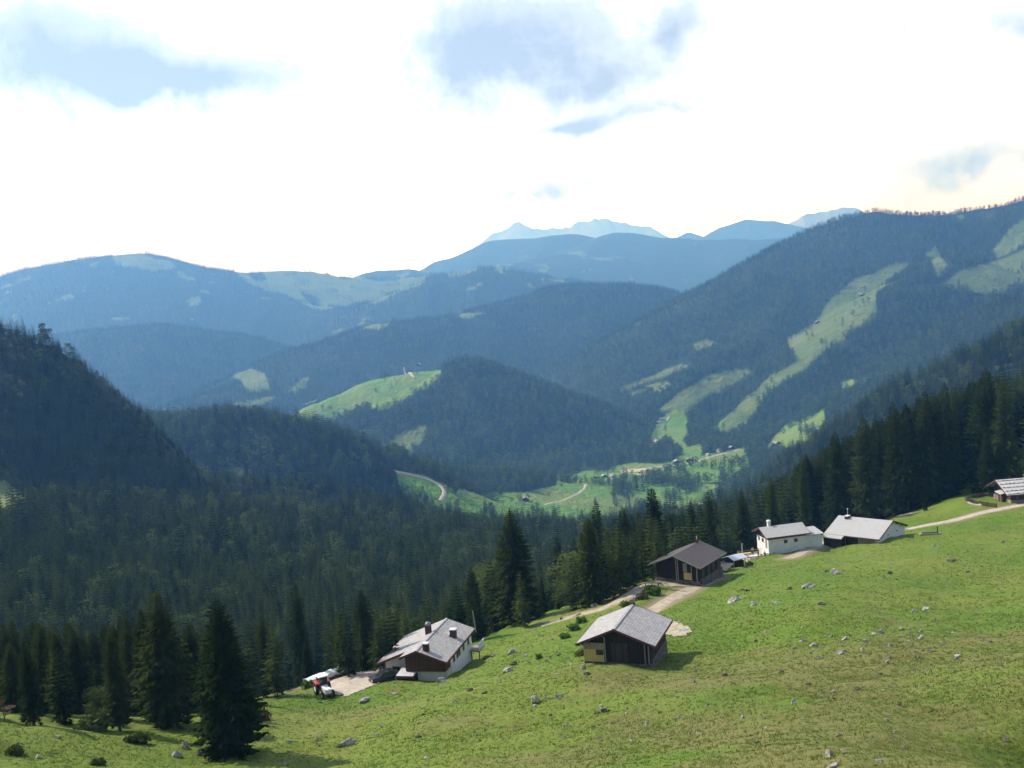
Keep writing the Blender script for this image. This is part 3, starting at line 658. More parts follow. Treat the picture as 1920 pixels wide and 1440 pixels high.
for i in single:
    lb, gp = zone(nx[i], ny[i]); put_tree(nx[i], ny[i], nz[i], nh[i], 's', 1.0, lb, gp)
for i in bro_idx[:60]:
    put_tree(nx[i], ny[i], nz[i], min(nh[i], 16), 'b', 1.0, 'leafy tree standing among the spruces of the wood beyond the meadow', 'leafy trees scattered in the near wood')
# single trees down in the valley fields
VT = [(1205,755,'s'),(755,612,'x'),(605,768,'b'),(620,770,'b'),(1140,900,'s'),(1118,893,'b'),(1307,868,'b'),(1320,872,'b'),(1293,872,'s'),(1545,800,'b'),(1470,815,'b'),(1170,905,'b'),(1192,905,'s'),(1235,955,'b'),(1250,925,'s'),(1215,935,'s'),(990,940,'b'),(975,942,'b'),(1060,905,'b'),(940,930,'b'),(790,745,'s'),(705,735,'s'),(735,728,'s'),(1330,720,'s')]
srcs = {}
for (a, b, kd) in VT:
    if kd == 'x': continue
    p = hit(a, b, False)[0]
    pools = {'s': (MIDS+LOWS), 'b': (MIDB+LOWB)}[kd]; cnt = sum(1 for q in srcs.values() if q[1] == kd); me = pools[cnt % len(pools)]
    o = link(bpy.data.objects.new('spruce_tree' if kd == 's' else 'leafy_tree', me)); o.location = p-[0, 0, .3]; s = random.uniform(.9, 1.1); o.scale = (s, s, s)
    tag(o, ('lone dark conifer' if kd == 's' else 'lone round leafy tree')+' on the open green fields far down the valley', 'tree', 'lone conifers on the valley fields' if kd == 's' else 'lone leafy trees on the valley fields')
    srcs[o.name] = (o, kd, me)
by_mesh = {}
for o, kd, me in srcs.values(): by_mesh.setdefault(me.name, o)
def mass(name, X, Y, Z, H, var, meshes, base_h):
    n = len(X); o = mesh_np(name, np.stack([X, Y, Z-.4], 1), np.zeros((0, 3), int)) if False else None
    me = bpy.data.meshes.new(name); me.vertices.add(n); me.vertices.foreach_set('co', np.stack([X, Y, Z-.4], 1).astype(np.float32).ravel()); me.update()
    o = link(bpy.data.objects.new(name, me)); rr = np.random.default_rng(5)
    s = H/base_h; setattr_pt(o, 'sz', s); setattr_pt(o, 'sw', s**.8*rr.uniform(.85, 1.15, n)); setattr_pt(o, 'rot', rr.uniform(0, 6.28, n)); setattr_pt(o, 'var', var)
    ng = bpy.data.node_groups.new(name, 'GeometryNodeTree'); ng.interface.new_socket('Geometry', in_out='INPUT', socket_type='NodeSocketGeometry'); ng.interface.new_socket('Geometry', in_out='OUTPUT', socket_type='NodeSocketGeometry')
    gi = N(ng, 'NodeGroupInput'); go = N(ng, 'NodeGroupOutput'); jn = N(ng, 'GeometryNodeJoinGeometry')
    def nat(k):
        a = N(ng, 'GeometryNodeInputNamedAttribute', data_type='FLOAT'); a.inputs[0].default_value = k; return a.outputs[0]
    sz = nat('sz'); sw = nat('sw'); ro = nat('rot'); va = nat('var')
    cs = N(ng, 'ShaderNodeCombineXYZ'); ng.links.new(sw, cs.inputs[0]); ng.links.new(sw, cs.inputs[1]); ng.links.new(sz, cs.inputs[2])
    cr = N(ng, 'ShaderNodeCombineXYZ'); ng.links.new(ro, cr.inputs[2])
    for k, so_ in enumerate(meshes):
        oi = N(ng, 'GeometryNodeObjectInfo', transform_space='ORIGINAL'); oi.inputs[0].default_value = so_; oi.inputs['As Instance'].default_value = True
        ip = N(ng, 'GeometryNodeInstanceOnPoints'); cmp = N(ng, 'FunctionNodeCompare', data_type='FLOAT', operation='EQUAL')
        ng.links.new(va, cmp.inputs[0]); cmp.inputs[1].default_value = float(k); cmp.inputs['Epsilon'].default_value = .1
        ng.links.new(gi.outputs[0], ip.inputs['Points']); ng.links.new(cmp.outputs[0], ip.inputs['Selection']); ng.links.new(oi.outputs['Geometry'], ip.inputs['Instance'])
        ng.links.new(cs.outputs[0], ip.inputs['Scale']); ng.links.new(cr.outputs[0], ip.inputs['Rotation']); ng.links.new(ip.outputs[0], jn.inputs[0])
    ng.links.new(jn.outputs[0], go.inputs[0])
    md = o.modifiers.new('scatter', 'NODES'); md.node_group = ng; tag(o, kind='stuff'); return o
rr = np.random.default_rng(9)
sx_ = np.concatenate([nx[rest], fx[~fl]]); sy_ = np.concatenate([ny[rest], fy[~fl]]); sz_ = np.concatenate([nz[rest], fz[~fl]]); sh_ = np.concatenate([nh[rest], fh[~fl]])
var = np.where(sy_ < 1300, rr.integers(0, 3, len(sx_)), rr.integers(3, 5, len(sx_)))
sc_far = np.where(sy_ > 4900, 1.35, 1.0)
mass('spruce_forest', sx_, sy_, sz_, sh_*sc_far, var, [by_mesh[m.name] for m in MIDS+LOWS], SPR_H)
ex = bro_idx[60:]
bx_ = np.concatenate([nx[ex], fx[fl]]); by_ = np.concatenate([ny[ex], fy[fl]]); bz_ = np.concatenate([nz[ex], fz[fl]]); bh_ = np.concatenate([nh[ex], fh[fl]])*.8
var = np.where(by_ < 1700, rr.integers(0, 2, len(bx_)), 2)
mass('leafy_forest', bx_, by_, bz_, bh_.clip(6, 18), var, [by_mesh[m.name] for m in MIDB+LOWB], BRO_H)
# ------------------------------------------------------------------ mesh builder in a thing's own frame (x right, y along, z up)
class MB:
    def __init__(s): s.v = []; s.f = []
    def poly(s, *p): i = len(s.v); s.v += [tuple(map(float, q)) for q in p]; s.f.append(tuple(range(i, i+len(p)))); return s
    def box(s, x0, x1, y0, y1, z0, z1):
        i = len(s.v); s.v += [(x, y, z) for z in (z0, z1) for y in (y0, y1) for x in (x0, x1)]
        for q in ((0,2,3,1),(4,5,7,6),(0,1,5,4),(2,6,7,3),(0,4,6,2),(1,3,7,5)): s.f.append(tuple(i+k for k in q))
        return s
    def prism(s, pts, y0, y1):      # outline in x,z (counter-clockwise seen from -y), pushed along y
        i = len(s.v); n = len(pts); s.v += [(x, y0, z) for x, z in pts]+[(x, y1, z) for x, z in pts]
        s.f.append(tuple(range(i, i+n))); s.f.append(tuple(range(i+2*n-1, i+n-1, -1)))
        for k in range(n): s.f.append((i+(k+1) % n, i+k, i+n+k, i+n+(k+1) % n))
        return s
    def slab(s, a, b, c, d, t):     # four corners of the upper face, thickness downwards
        i = len(s.v); s.v += [tuple(map(float, q)) for q in (a, b, c, d)]+[(q[0], q[1], q[2]-t) for q in (a, b, c, d)]
        s.f += [(i, i+1, i+2, i+3), (i+7, i+6, i+5, i+4)]+[(i+(k+1) % 4, i+k, i+4+k, i+4+(k+1) % 4) for k in range(4)]
        return s
    def tube(s, p, q, r, r2=None, n=8):
        p = np.array(p, float); q = np.array(q, float); r2 = r if r2 is None else r2; d = q-p; d /= np.linalg.norm(d)
        a = np.cross(d, (0, 0, 1)) if abs(d[2]) < .9 else np.cross(d, (1, 0, 0)); a /= np.linalg.norm(a); b = np.cross(d, a); i = len(s.v)
        for c, rr in ((p, r), (q, r2)):
            for k in range(n): t = 6.2832*k/n; s.v.append(tuple(c+(a*math.cos(t)+b*math.sin(t))*rr))
        for k in range(n): s.f.append((i+k, i+(k+1) % n, i+n+(k+1) % n, i+n+k))
        s.f += [tuple(i+k for k in range(n-1, -1, -1)), tuple(i+n+k for k in range(n))]; return s
    def lathe(s, c, prof, n=12, axis='z'):
        i = len(s.v); m = len(prof)
        for r, h in prof:
            for k in range(n):
                t = 6.2832*k/n; x, y = r*math.cos(t), r*math.sin(t)
                s.v.append((c[0]+x, c[1]+y, c[2]+h) if axis == 'z' else (c[0]+h, c[1]+x, c[2]+y))
        for j in range(m-1):
            for k in range(n): s.f.append((i+j*n+k, i+j*n+(k+1) % n, i+(j+1)*n+(k+1) % n, i+(j+1)*n+k))
        s.f += [tuple(i+k for k in range(n-1, -1, -1)), tuple(i+(m-1)*n+k for k in range(n))]; return s
    def build(s, name, mat, parent=None, smooth=False):
        me = bpy.data.meshes.new(name); me.from_pydata(s.v, [], s.f); me.materials.append(mat)
        bm = bmesh.new(); bm.from_mesh(me); bmesh.ops.recalc_face_normals(bm, faces=bm.faces); bm.to_mesh(me); bm.free()
        if smooth: me.polygons.foreach_set('use_smooth', [True]*len(me.polygons))
        return link(bpy.data.objects.new(name, me), parent)

def shingle_mat(name, c1, c2, c3, rough=.6, row=.32):
    m = bpy.data.materials.new(name); m.use_nodes = True; nt = m.node_tree; b = nt.nodes['Principled BSDF']; b.inputs['Roughness'].default_value = rough; b.inputs['Specular IOR Level'].default_value = .45
    tc = N(nt, 'ShaderNodeTexCoord'); sp_ = N(nt, 'ShaderNodeSeparateXYZ'); nt.links.new(tc.outputs['Object'], sp_.inputs[0])
    cb = N(nt, 'ShaderNodeCombineXYZ'); nt.links.new(sp_.outputs[1], cb.inputs[0]); nt.links.new(sp_.outputs[0], cb.inputs[1])
    br = N(nt, 'ShaderNodeTexBrick'); nt.links.new(cb.outputs[0], br.inputs[0]); br.inputs['Scale'].default_value = 1; br.inputs['Brick Width'].default_value = .22; br.inputs['Row Height'].default_value = row; br.inputs['Mortar Size'].default_value = .014
    br.inputs['Color1'].default_value = (*c1, 1); br.inputs['Color2'].default_value = (*c2, 1); br.inputs['Mortar'].default_value = (*c3, 1); br.inputs['Bias'].default_value = -.1
    n = noise(nt, tc.outputs['Object'], 1.1, 6, .7); n2 = noise(nt, tc.outputs['Object'], 9, 4, .7)
    c = mixc(nt, ramp(nt, n, [(.45, 0.), (.72, .55)]), br.outputs[0], c3)
    c = mixc(nt, ramp(nt, n2, [(.3, .5), (.5, 0.), (.8, .0)]), c, c3)
    nt.links.new(c, b.inputs['Base Color'])
    bp = N(nt, 'ShaderNodeBump'); bp.inputs['Strength'].default_value = .7; bp.inputs['Distance'].default_value = .05; nt.links.new(mth(nt, 'ADD', br.outputs['Fac'], n2), bp.inputs['Height']); bp.invert = True; nt.links.new(bp.outputs[0], b.inputs['Normal'])
    return m
def plank_mat(name, c1, c2, w=.18, axis=0):
    m = bpy.data.materials.new(name); m.use_nodes = True; nt = m.node_tree; b = nt.nodes['Principled BSDF']; b.inputs['Roughness'].default_value = .8; b.inputs['Specular IOR Level'].default_value = .2
    tc = N(nt, 'ShaderNodeTexCoord'); sp_ = N(nt, 'ShaderNodeSeparateXYZ'); nt.links.new(tc.outputs['Object'], sp_.inputs[0])
    u = mth(nt, 'ADD', sp_.outputs[0], sp_.outputs[1]) if axis == 0 else sp_.outputs[2]
    pl = mth(nt, 'FLOOR', mth(nt, 'DIVIDE', u, w)); fr = mth(nt, 'FRACT', mth(nt, 'DIVIDE', u, w))
    wn = N(nt, 'ShaderNodeTexWhiteNoise', noise_dimensions='1D'); nt.links.new(pl, wn.inputs['W'])
    n = noise(nt, tc.outputs['Object'], 2.5, 5, .7); f = mth(nt, 'ADD', mth(nt, 'MULTIPLY', wn.outputs[0], .6), mth(nt, 'MULTIPLY', n, .6), clamp=True)
    c = mixc(nt, f, c1, c2); gp_ = mth(nt, 'LESS_THAN', fr, .10); c = mixc(nt, gp_, c, tuple(v*.35 for v in c1)); nt.links.new(c, b.inputs['Base Color'])
    return m
M_SHG = shingle_mat('weathered_shingles', (.52, .50, .49), (.36, .345, .335), (.15, .145, .14))
M_SHD = shingle_mat('brown_sheet_roof', (.085, .066, .062), (.070, .056, .053), (.05, .042, .04), .55, .4)
M_SHL = shingle_mat('light_grey_sheet_roof', (.47, .47, .45), (.42, .42, .41), (.34, .34, .33), .5, .6)
M_SHW = shingle_mat('silvery_board_roof', (.72, .70, .68), (.60, .58, .57), (.35, .33, .32), .5, .9)
M_FAS = simple_mat('red_brown_fascia', (.10, .035, .035), (.14, .055, .05), 4)
M_DKW = plank_mat('dark_weathered_boards', (.018, .014, .012), (.042, .032, .026))
M_RDW = plank_mat('red_brown_boards', (.055, .026, .016), (.105, .050, .030))
M_YLW = plank_mat('fresh_yellow_boards', (.50, .36, .13), (.62, .46, .18), .16)
M_GRW = plank_mat('grey_boards', (.20, .18, .15), (.34, .31, .26))
M_WHT = simple_mat('white_plaster', (.66, .66, .65), (.80, .80, .78), 1.2, bump=.02)
M_CRM = simple_mat('cream_plaster', (.50, .47, .40), (.62, .58, .50), 1.0, bump=.02)
M_STN = simple_mat('stone_wall', (.16, .145, .125), (.36, .34, .30), 2.6, bump=.12)
M_GLS = simple_mat('dark_window_glass', (.012, .014, .016), (.02, .022, .026), 1, rough=.12, spec=.6)
M_TIN = simple_mat('bright_tin', (.62, .63, .65), (.75, .76, .78), 2, rough=.4, metal=.4)
M_BRK = simple_mat('dark_brick', (.055, .035, .032), (.11, .06, .05), 6, bump=.02)
M_GRV = simple_mat('gravel', (.33, .285, .225), (.47, .42, .34), 1.3, rough=.95, bump=.03)
M_TRK = simple_mat('track_gravel', (.25, .215, .14), (.43, .38, .29), 1.0, rough=.95, bump=.03)
M_ROCK = simple_mat('limestone', (.17, .155, .14), (.52, .49, .46), 2.2, rough=.9, bump=.10)
M_RKD = simple_mat('mossy_stone', (.06, .05, .035), (.22, .19, .16), 2.4, rough=.95, bump=.10)
M_RED = simple_mat('red_paint', (.42, .03, .02), (.50, .05, .03), 2, rough=.4, spec=.5)
M_BLK = simple_mat('black_rubber', (.018, .018, .018), (.03, .03, .03), 5)
M_CAR = simple_mat('black_car_paint', (.012, .013, .018), (.02, .02, .026), 1, rough=.22, spec=.6)
M_TAR = simple_mat('white_tarp', (.62, .68, .70), (.74, .78, .80), 1.6, rough=.45, bump=.05)

def frame_at(name, p, heading):
    return empty(name, p, -math.radians(heading))
def window(parent, x, y, z, wd, ht, face, mat=None):
    """face '-y', '+x' or '-x': the wall plane the window sits in; x,y,z = centre of its lower edge on the wall"""
    t = .06; m = MB(); fr = MB(); h2 = wd/2
    if face == '-y':
        m.box(x-h2, x+h2, y-.02, y+.05, z, z+ht)
        for a in ((x-h2-.07, x-h2, z-.07, z+ht+.07), (x+h2, x+h2+.07, z-.07, z+ht+.07), (x-h2, x+h2, z-.07, z), (x-h2, x+h2, z+ht, z+ht+.07), (x-.02, x+.02, z, z+ht)): fr.box(a[0], a[1], y-t, y+.03, a[2], a[3])
    else:
        s = 1 if face == '+x' else -1; q = sorted((x-.05*s, x+.02*s)); m.box(q[0], q[1], y-h2, y+h2, z, z+ht); q = sorted((x-.03*s, x+t*s))
        for a in ((y-h2-.07, y-h2, z-.07, z+ht+.07), (y+h2, y+h2+.07, z-.07, z+ht+.07), (y-h2, y+h2, z-.07, z), (y-h2, y+h2, z+ht, z+ht+.07), (y-.02, y+.02, z, z+ht)): fr.box(q[0], q[1], a[0], a[1], a[2], a[3])
    o = m.build('window', M_GLS, parent); fr.build('frame', mat or M_GRW, o); return o
def gable_roof(parent, mat, L, wl, dl, wr, dr, t=.18, y0=0.0, fascia=M_FAS, fh=.26):
    """ridge at x=0,z=0 from y0 to L; eaves at x=-wl (z=-dl) and x=wr (z=-dr)"""
    r = MB().slab((0, y0, 0), (0, L, 0), (-wl, L, -dl), (-wl, y0, -dl), t).slab((0, y0, 0), (wr, y0, -dr), (wr, L, -dr), (0, L, 0), t).build('roof', mat, parent)
    f = MB()
    for s, ww, dd in ((-1, wl, dl), (1, wr, dr)):
        for ya, yb in ((y0-.06, y0-.003), (L+.003, L+.06)):
            i = len(f.v); f.v += [(0, ya, .03), (s*ww, ya, -dd+.03), (s*ww, ya, -dd-fh), (0, ya, -fh), (0, yb, .03), (s*ww, yb, -dd+.03), (s*ww, yb, -dd-fh), (0, yb, -fh)]
            f.f += [(i, i+1, i+2, i+3), (i+7, i+6, i+5, i+4), (i, i+4, i+5, i+1), (i+3, i+2, i+6, i+7), (i+1, i+5, i+6, i+2)]
        f.box(*sorted((s*(ww+.003), s*(ww+.05))), y0, L, -dd-fh, -dd+.02)
    f.build('fascia', fascia, r); return r
def gable_walls(parent, mat, x0, x1, y0, y1, zb, slope, zt=-.2, gable_mat=None, band=None):
    """box walls up to the roof underside; the triangular gables may be another material"""
    e0 = zt-slope*abs(x0); e1 = zt-slope*abs(x1); e = min(e0, e1) if band is None else band
    MB().box(x0, x1, y0, y1, zb, e).build('wall', mat, parent)
    MB().prism([(x0, e+.002), (x1, e+.002), (x1, e1), (0, zt), (x0, e0)], y0+.01, y1-.01).build('gable', gable_mat or mat, parent)
def beams(parent, wl, dl, wr, dr, y0, mat=M_DKW):
    m = MB()
    for f in (.33, .66, .93): m.box(-wl*f-.08, -wl*f+.08, y0, y0+1.0, -dl*f-.42, -dl*f-.2); m.box(wr*f-.08, wr*f+.08, y0, y0+1.0, -dr*f-.42, -dr*f-.2)
    m.box(-.09, .09, y0, y0+1.0, -.42, -.2); return m.build('rafter_ends', mat, parent)

# ---- white walled farmhouse
A = P(779, 1221, 140); H1 = frame_at('farmhouse', A, 14.6)
tag(H1, 'white walled farmhouse with grey shingle roof and three chimneys beside the gravel yard', 'house')
r = MB().slab((0, 0, 0), (0, 14, 0), (-2.5, 14, -1.0), (-2.5, 0, -1.0), .2).slab((-2.5, 2.2, -1.0), (-2.5, 14, -1.0), (-6.95, 14, -2.75), (-6.95, 2.2, -2.75), .2).slab((0, 0, 0), (4.35, 0, -1.55), (4.35, 14, -1.55), (0, 14, 0), .2).build('roof', M_SHG, H1)
f = MB()
def fas(f, a, b, h=.30, th=.05, oy=0):
    (x0, y0, z0), (x1, y1, z1) = a, b; d = np.array([y1-y0, -(x1-x0), 0.]); d /= (np.linalg.norm(d)+1e-9); d *= th
    i = len(f.v); f.v += [(x0, y0, z0+.03), (x1, y1, z1+.03), (x1, y1, z1-h), (x0, y0, z0-h)]; f.v += [(p[0]+d[0], p[1]+d[1], p[2]) for p in f.v[i:i+4]]
    f.f += [(i, i+1, i+2, i+3), (i+7, i+6, i+5, i+4), (i, i+4, i+5, i+1), (i+1, i+5, i+6, i+2), (i+2, i+6, i+7, i+3), (i+3, i+7, i+4, i)]
for a, b in (((0, -.01, 0), (-2.5, -.01, -1.0)), ((4.35, -.01, -1.55), (0, -.01, 0)), ((-2.5, 2.19, -1.0), (-6.95, 2.19, -2.75)), ((-2.51, 0, -1.0), (-2.51, 2.2, -1.0)), ((-6.96, 2.2, -2.75), (-6.96, 14, -2.75)), ((4.36, 14, -1.55), (4.36, 0, -1.55))): fas(f, a, b)
f.build('fascia', M_FAS, r)
MB().box(-.16, .16, 0, 14, -.06, .05).build('ridge_board', M_SHG, r)
MB().box(-5.9, 3.85, 3.1, 13.3, -8, -2.62).prism([(-5.9, -2.615), (3.85, -2.615), (3.85, -1.62), (0, -.24), (-5.9, -2.60)], 3.11, 13.29).build('wall', M_WHT, H1)
g1 = MB().prism([(-1.95, -3.15), (3.85, -3.15), (3.85, -1.65), (0, -.25), (-1.95, -1.0)], .75, 3.05).build('gable', M_RDW, H1); g1['label'] = 'red brown boarded gable over the pale lower wall'
MB().box(-.35, 4.0, .95, 3.06, -8, -3.16).build('lower_wall', M_CRM, H1)
MB().box(-2.1, -.4, 2.2, 3.06, -8, -2.0).build('porch_wall', M_DKW, H1)
d = MB().box(-4.9, -3.75, 3.02, 3.09, -5.15, -3.4).build('door', M_DKW, H1); MB().box(-4.0, -3.9, 2.96, 3.02, -4.4, -4.25).build('handle', M_TIN, d)
MB().box(-5.85, -5.75, 3.03, 3.09, -5.2, -2.9).box(-3.6, -3.5, 3.03, 3.09, -5.2, -2.9).build('door_surround', M_CRM, H1)
lr = MB().slab((-3.0, -.6, -3.35), (-.42, -.6, -3.35), (-.42, 2.15, -3.1), (-3.0, 2.15, -3.1), .1).build('lean_to_roof', M_TIN, H1); fs = MB(); fas(fs, (-.42, -.61, -3.36), (-3.0, -.61, -3.36), .3); fs.build('fascia', M_FAS, lr)
MB().box(-2.9, -.5, -.4, 2.1, -7, -3.5).build('lean_to_wall', M_DKW, H1)
for y in (4.6, 6.2, 7.2, 9.2, 11.6): window(H1, 3.86, y, -3.1, .62, .95, '+x')
c = MB().box(-1.38, -.62, 8.07, 8.83, -1.2, .8).build('chimney', M_BRK, H1); MB().lathe((-1, 8.45, .80), [(.42, 0), (.46, .1), (.41, .3), (.25, .47), (.02, .53)], 12).build('dome_cap', simple_mat('lead_cap', (.16, .15, .17), (.3, .28, .3), 3, rough=.4, metal=.3), c, True)
c = MB().box(2.3, 3.1, 8.2, 9.0, -1.8, .05).build('chimney', M_BRK, H1); MB().slab((2.2, 8.1, .25), (3.2, 8.1, .25), (3.2, 9.1, .25), (2.2, 9.1, .25), .12).build('tin_cap', M_TIN, c)
c = MB().box(.75, 1.45, .9, 1.7, -.8, .65).build('chimney', M_RDW, H1); MB().box(.68, 1.52, .83, 1.77, .652, .75).build('tin_cap', M_TIN, c)
MB().slab((1.25, 9.2, -.42), (2.2, 8.1, -.60), (2.2, 9.4, -.35), (1.3, 9.6, -.38), .15).build('cricket', M_SHG, H1)
MB().tube((4.6, 13.5, -2.0), (4.2, 13.9, 1.2), .09).build('pole', M_GRW, H1)
b = MB().box(3.9, 5.4, 11.9, 14.6, -4.4, -4.2).box(4.0, 4.15, 12, 12.15, -8, -4.4).box(5.2, 5.35, 12, 12.15, -8, -4.4).build('balcony', M_GRW, H1)
rl = MB(); rl.box(5.3, 5.38, 11.9, 14.6, -3.3, -3.2).box(3.9, 5.3, 11.9, 11.98, -3.3, -3.2)
for k in range(8): rl.box(5.31, 5.37, 11.95+k*.36, 12.1+k*.36, -4.2, -3.3)
rl.build('railing', M_WHT, b)

# ---- shingled barn in the meadow
A = P(1150, 1180, 118); H2 = frame_at('shingled_barn', A, 20.9)
tag(H2, 'dark wooden barn with sunlit grey shingle roof and yellow boarded corner alone in the meadow', 'barn')
gable_roof(H2, M_SHG, 9.5, 4.7, 1.95, 4.8, 1.8, .2)
MB().box(-.15, .15, 0, 9.5, -.05, .06).build('ridge_board', M_SHG, H2)
gable_walls(H2, M_DKW, -3.9, 4.0, .75, 8.8, -4.25, .40, -.22)
beams(H2, 4.7, 1.95, 4.8, 1.8, .0)
MB().box(-3.98, 4.08, .68, 8.9, -6.5, -4.26).build('footing', M_RKD, H2)
MB().box(-3.98, -1.55, .60, .74, -4.2, -2.75).build('yellow_boards', M_YLW, H2)
MB().box(-3.95, -1.5, .62, .74, -2.74, -1.95).build('grey_panel', M_GRW, H2)
MB().box(-2.45, -1.6, .52, .59, -3.35, -2.76).build('opening', M_GLS, H2)
MB().box(3.3, 3.42, .6, .74, -4.2, -1.75).box(3.75, 3.87, .6, .74, -4.2, -1.9).box(-1.45, -1.3, .6, .74, -4.2, -1.2).build('posts', M_GRW, H2)
MB().box(-.6, 1.3, .68, .74, -4.2, -1.9).build('barn_door', plank_mat('door_boards', (.035, .026, .02), (.075, .055, .042), .3), H2)
MB().box(-.25, .2, 9.2, 9.6, -.3, .28).build('ridge_vent', M_BRK, H2)
MB().box(4.005, 4.12, 1.2, 8.5, -4.2, -3.9).build('stone_plinth', M_RKD, H2)

# ---- dark brown barn above the track
A = P(1261, 1042, 175); H3 = frame_at('dark_barn', A, 36.1)
tag(H3, 'dark barn with smooth brown roof and open gable front above the gravel track', 'barn')
gable_roof(H3, M_SHD, 10.6, 5.0, 2.05, 5.0, 1.75, .16, fascia=M_GRW, fh=.16)
gable_walls(H3, M_DKW, -4.0, 4.1, 1.3, 9.9, -4.5, .38, -.2)
beams(H3, 5.0, 2.05, 5.0, 1.75, .05)
MB().box(-4.1, 4.2, 1.2, 10.0, -7, -4.51).build('footing', M_RKD, H3)
for x in (.0, .35, 3.9, 2.9): MB().box(x, x+.14, .7, .84, -4.5, -.35-.37*x).build('post', M_GRW, H3)
MB().box(1.3, 2.8, 1.14, 1.28, -4.3, -3.1).build('tan_panel', M_YLW, H3)
MB().box(.6, 1.1, 1.18, 1.29, -4.4, -1.6).build('door', M_BLK, H3)
MB().box(1.2, 1.9, 1.16, 1.29, -3.0, -1.5).build('hatch', M_GRW, H3)
for y in (2.2, 4.4, 6.3, 8.3): MB().box(4.105, 4.22, y, y+.9, -4.4, -2.0).build('side_boards', plank_mat('brown_boards', (.05, .038, .03), (.12, .095, .075)), H3)
MB().box(4.23, 4.5, 1.4, 9.8, -7, -4.1).build('stone_plinth', M_RKD, H3)
c = MB().box(-.2, .2, 9.2, 9.65, -.4, .62).build('chimney', M_BRK, H3); MB().tube((0, 9.4, .62), (0, 9.4, 1.2), .07).build('pipe', M_TIN, c)

# ---- white guest hut with terrace
A = P(1422, 989, 218); H4 = frame_at('white_hut', A, 79.8)
tag(H4, 'small white hut with pale grey roof and white chimney beside the guest terrace', 'hut')
gable_roof(H4, M_SHL, 9.9, 3.6, 1.5, 3.7, 1.55, .16)
MB().box(-2.9, 2.95, .75, 9.1, -7, -2.15).build('wall', M_WHT, H4)
MB().box(-2.98, 3.02, .68, 9.2, -2.145, -1.42).prism([(-2.9, -1.415), (2.9, -1.415), (0, -.22)], .7, 9.15).build('upper_wall_eave_shade', M_DKW, H4)  # dark boarded band carries the eave shadow in its colour
for y in (4.6, 6.9): window(H4, 2.96, y, -3.2, .62, .6, '+x')
window(H4, .2, .74, -3.1, .75, .7, '-y'); window(H4, -1.7, .74, -3.1, .6, .7, '-y')
d = MB().box(1.5, 2.3, .69, .76, -4.1, -2.3).build('door', M_GRW, H4); MB().box(1.56, 1.62, .63, .69, -3.3, -3.15).build('handle', M_TIN, d)
c = MB().box(-.85, -.25, 2.3, 2.9, -.5, .75).build('chimney', M_WHT, H4); MB().lathe((-.55, 2.6, .75), [(.42, 0), (.5, .14), (.44, .34), (.2, .46), (.02, .5)], 12).build('cap', M_WHT, c, True)
an = MB().slab((-2.2, 9.2, -1.75), (2.4, 9.2, -2.35), (2.4, 13.6, -2.35), (-2.2, 13.6, -1.75), .12).build('annex_roof', M_SHL, H4); MB().box(-1.9, 2.1, 9.25, 13.2, -7, -2.45).build('annex_wall', M_WHT, H4)

# ---- long white barn
A = P(1672, 976, 218); H5 = frame_at('white_barn', A, -46.0)
tag(H5, 'wide white plastered barn with broad pale grey roof and dark boarded corner', 'barn')
gable_roof(H5, M_SHL, 12.0, 7.1, 2.45, 7.1, 2.45, .16, y0=-.3)
gable_walls(H5, M_WHT, -6.2, 6.6, .2, 11.2, -7.5, .345, -.2)
MB().slab((-7.1, 7.4, -2.45), (-7.1, 12.0, -2.45), (-8.4, 12.0, -2.88), (-8.4, 7.4, -2.88), .14).build('lean_to_roof', M_SHL, H5)
MB().box(-8.1, -6.25, 7.6, 11.6, -8, -2.98).build('boarded_corner', M_DKW, H5)
MB().box(-6.32, -6.21, 1.2, 4.6, -5.0, -2.6).build('side_boards', M_GRW, H5)
MB().box(-6.31, -6.21, 4.7, 7.5, -5.6, -2.6).build('dark_side_boards', M_DKW, H5)
MB().box(-6.5, -6.25, .22, .5, -7.5, -2.7).build('corner_post', M_WHT, H5)
for x in (-1.6, 2.6): MB().box(x-.16, x+.16, .14, .22, -2.9, -2.6).build('vent_opening', M_GLS, H5)
c = MB().box(-1.3, -.1, 9.3, 10.0, -.35, .22).build('chimney', M_BRK, H5); MB().box(-1.4, .0, 9.2, 10.1, .221, .32).build('cap', M_TIN, c); MB().tube((-.5, 9.6, .32), (-.5, 9.6, 1.6), .05).lathe((-.5, 9.6, 1.6), [(.05, 0), (.16, .1), (.16, .25), (.02, .3)], 8).build('vent_pipe', M_TIN, c)
beams(H5, 7.3, 2.45, 7.3, 2.45, -.3)

# ---- upper hut with stone weighted roof
A = P(1866, 900, 258); H6 = frame_at('upper_hut', A, 89.0)
tag(H6, 'brown wooden hut whose bright board roof is held down by stones', 'hut')
gable_roof(H6, M_SHW, 13.0, 5.2, 2.5, 5.9, 2.75, .16)
gable_walls(H6, M_RDW, -4.2, 4.5, 1.6, 12.3, -4.4, .47, -.22)
MB().box(-4.3, 4.62, 1.5, 12.4, -8, -4.41).build('stone_base', M_STN, H6)
beams(H6, 5.2, 2.5, 5.9, 2.75, .0)
st = np.random.default_rng(3)
for row, fx_ in enumerate((.10, .32, .54, .76, .95)):
    x = 5.9*fx_; z = -2.75*fx_
    b = MB().box(x-.05, x+.05, .2, 12.8, z+.02, z+.12).build('roof_batten', M_GRW, H6)
    for k in range(11):
        y = .7+k*1.12+st.uniform(-.25, .25); s = st.uniform(.18, .32); m = MB(); m.lathe((x-.22, y, z+.02), [(s*.7, 0), (s, s*.35), (s*.8, s*.8), (s*.25, s*1.05)], 7); m.build('roof_stone', M_ROCK, H6)
for y in (3.2, 5.2, 8.0): window(H6, 4.51, y, -4.0, .55, .6, '+x')
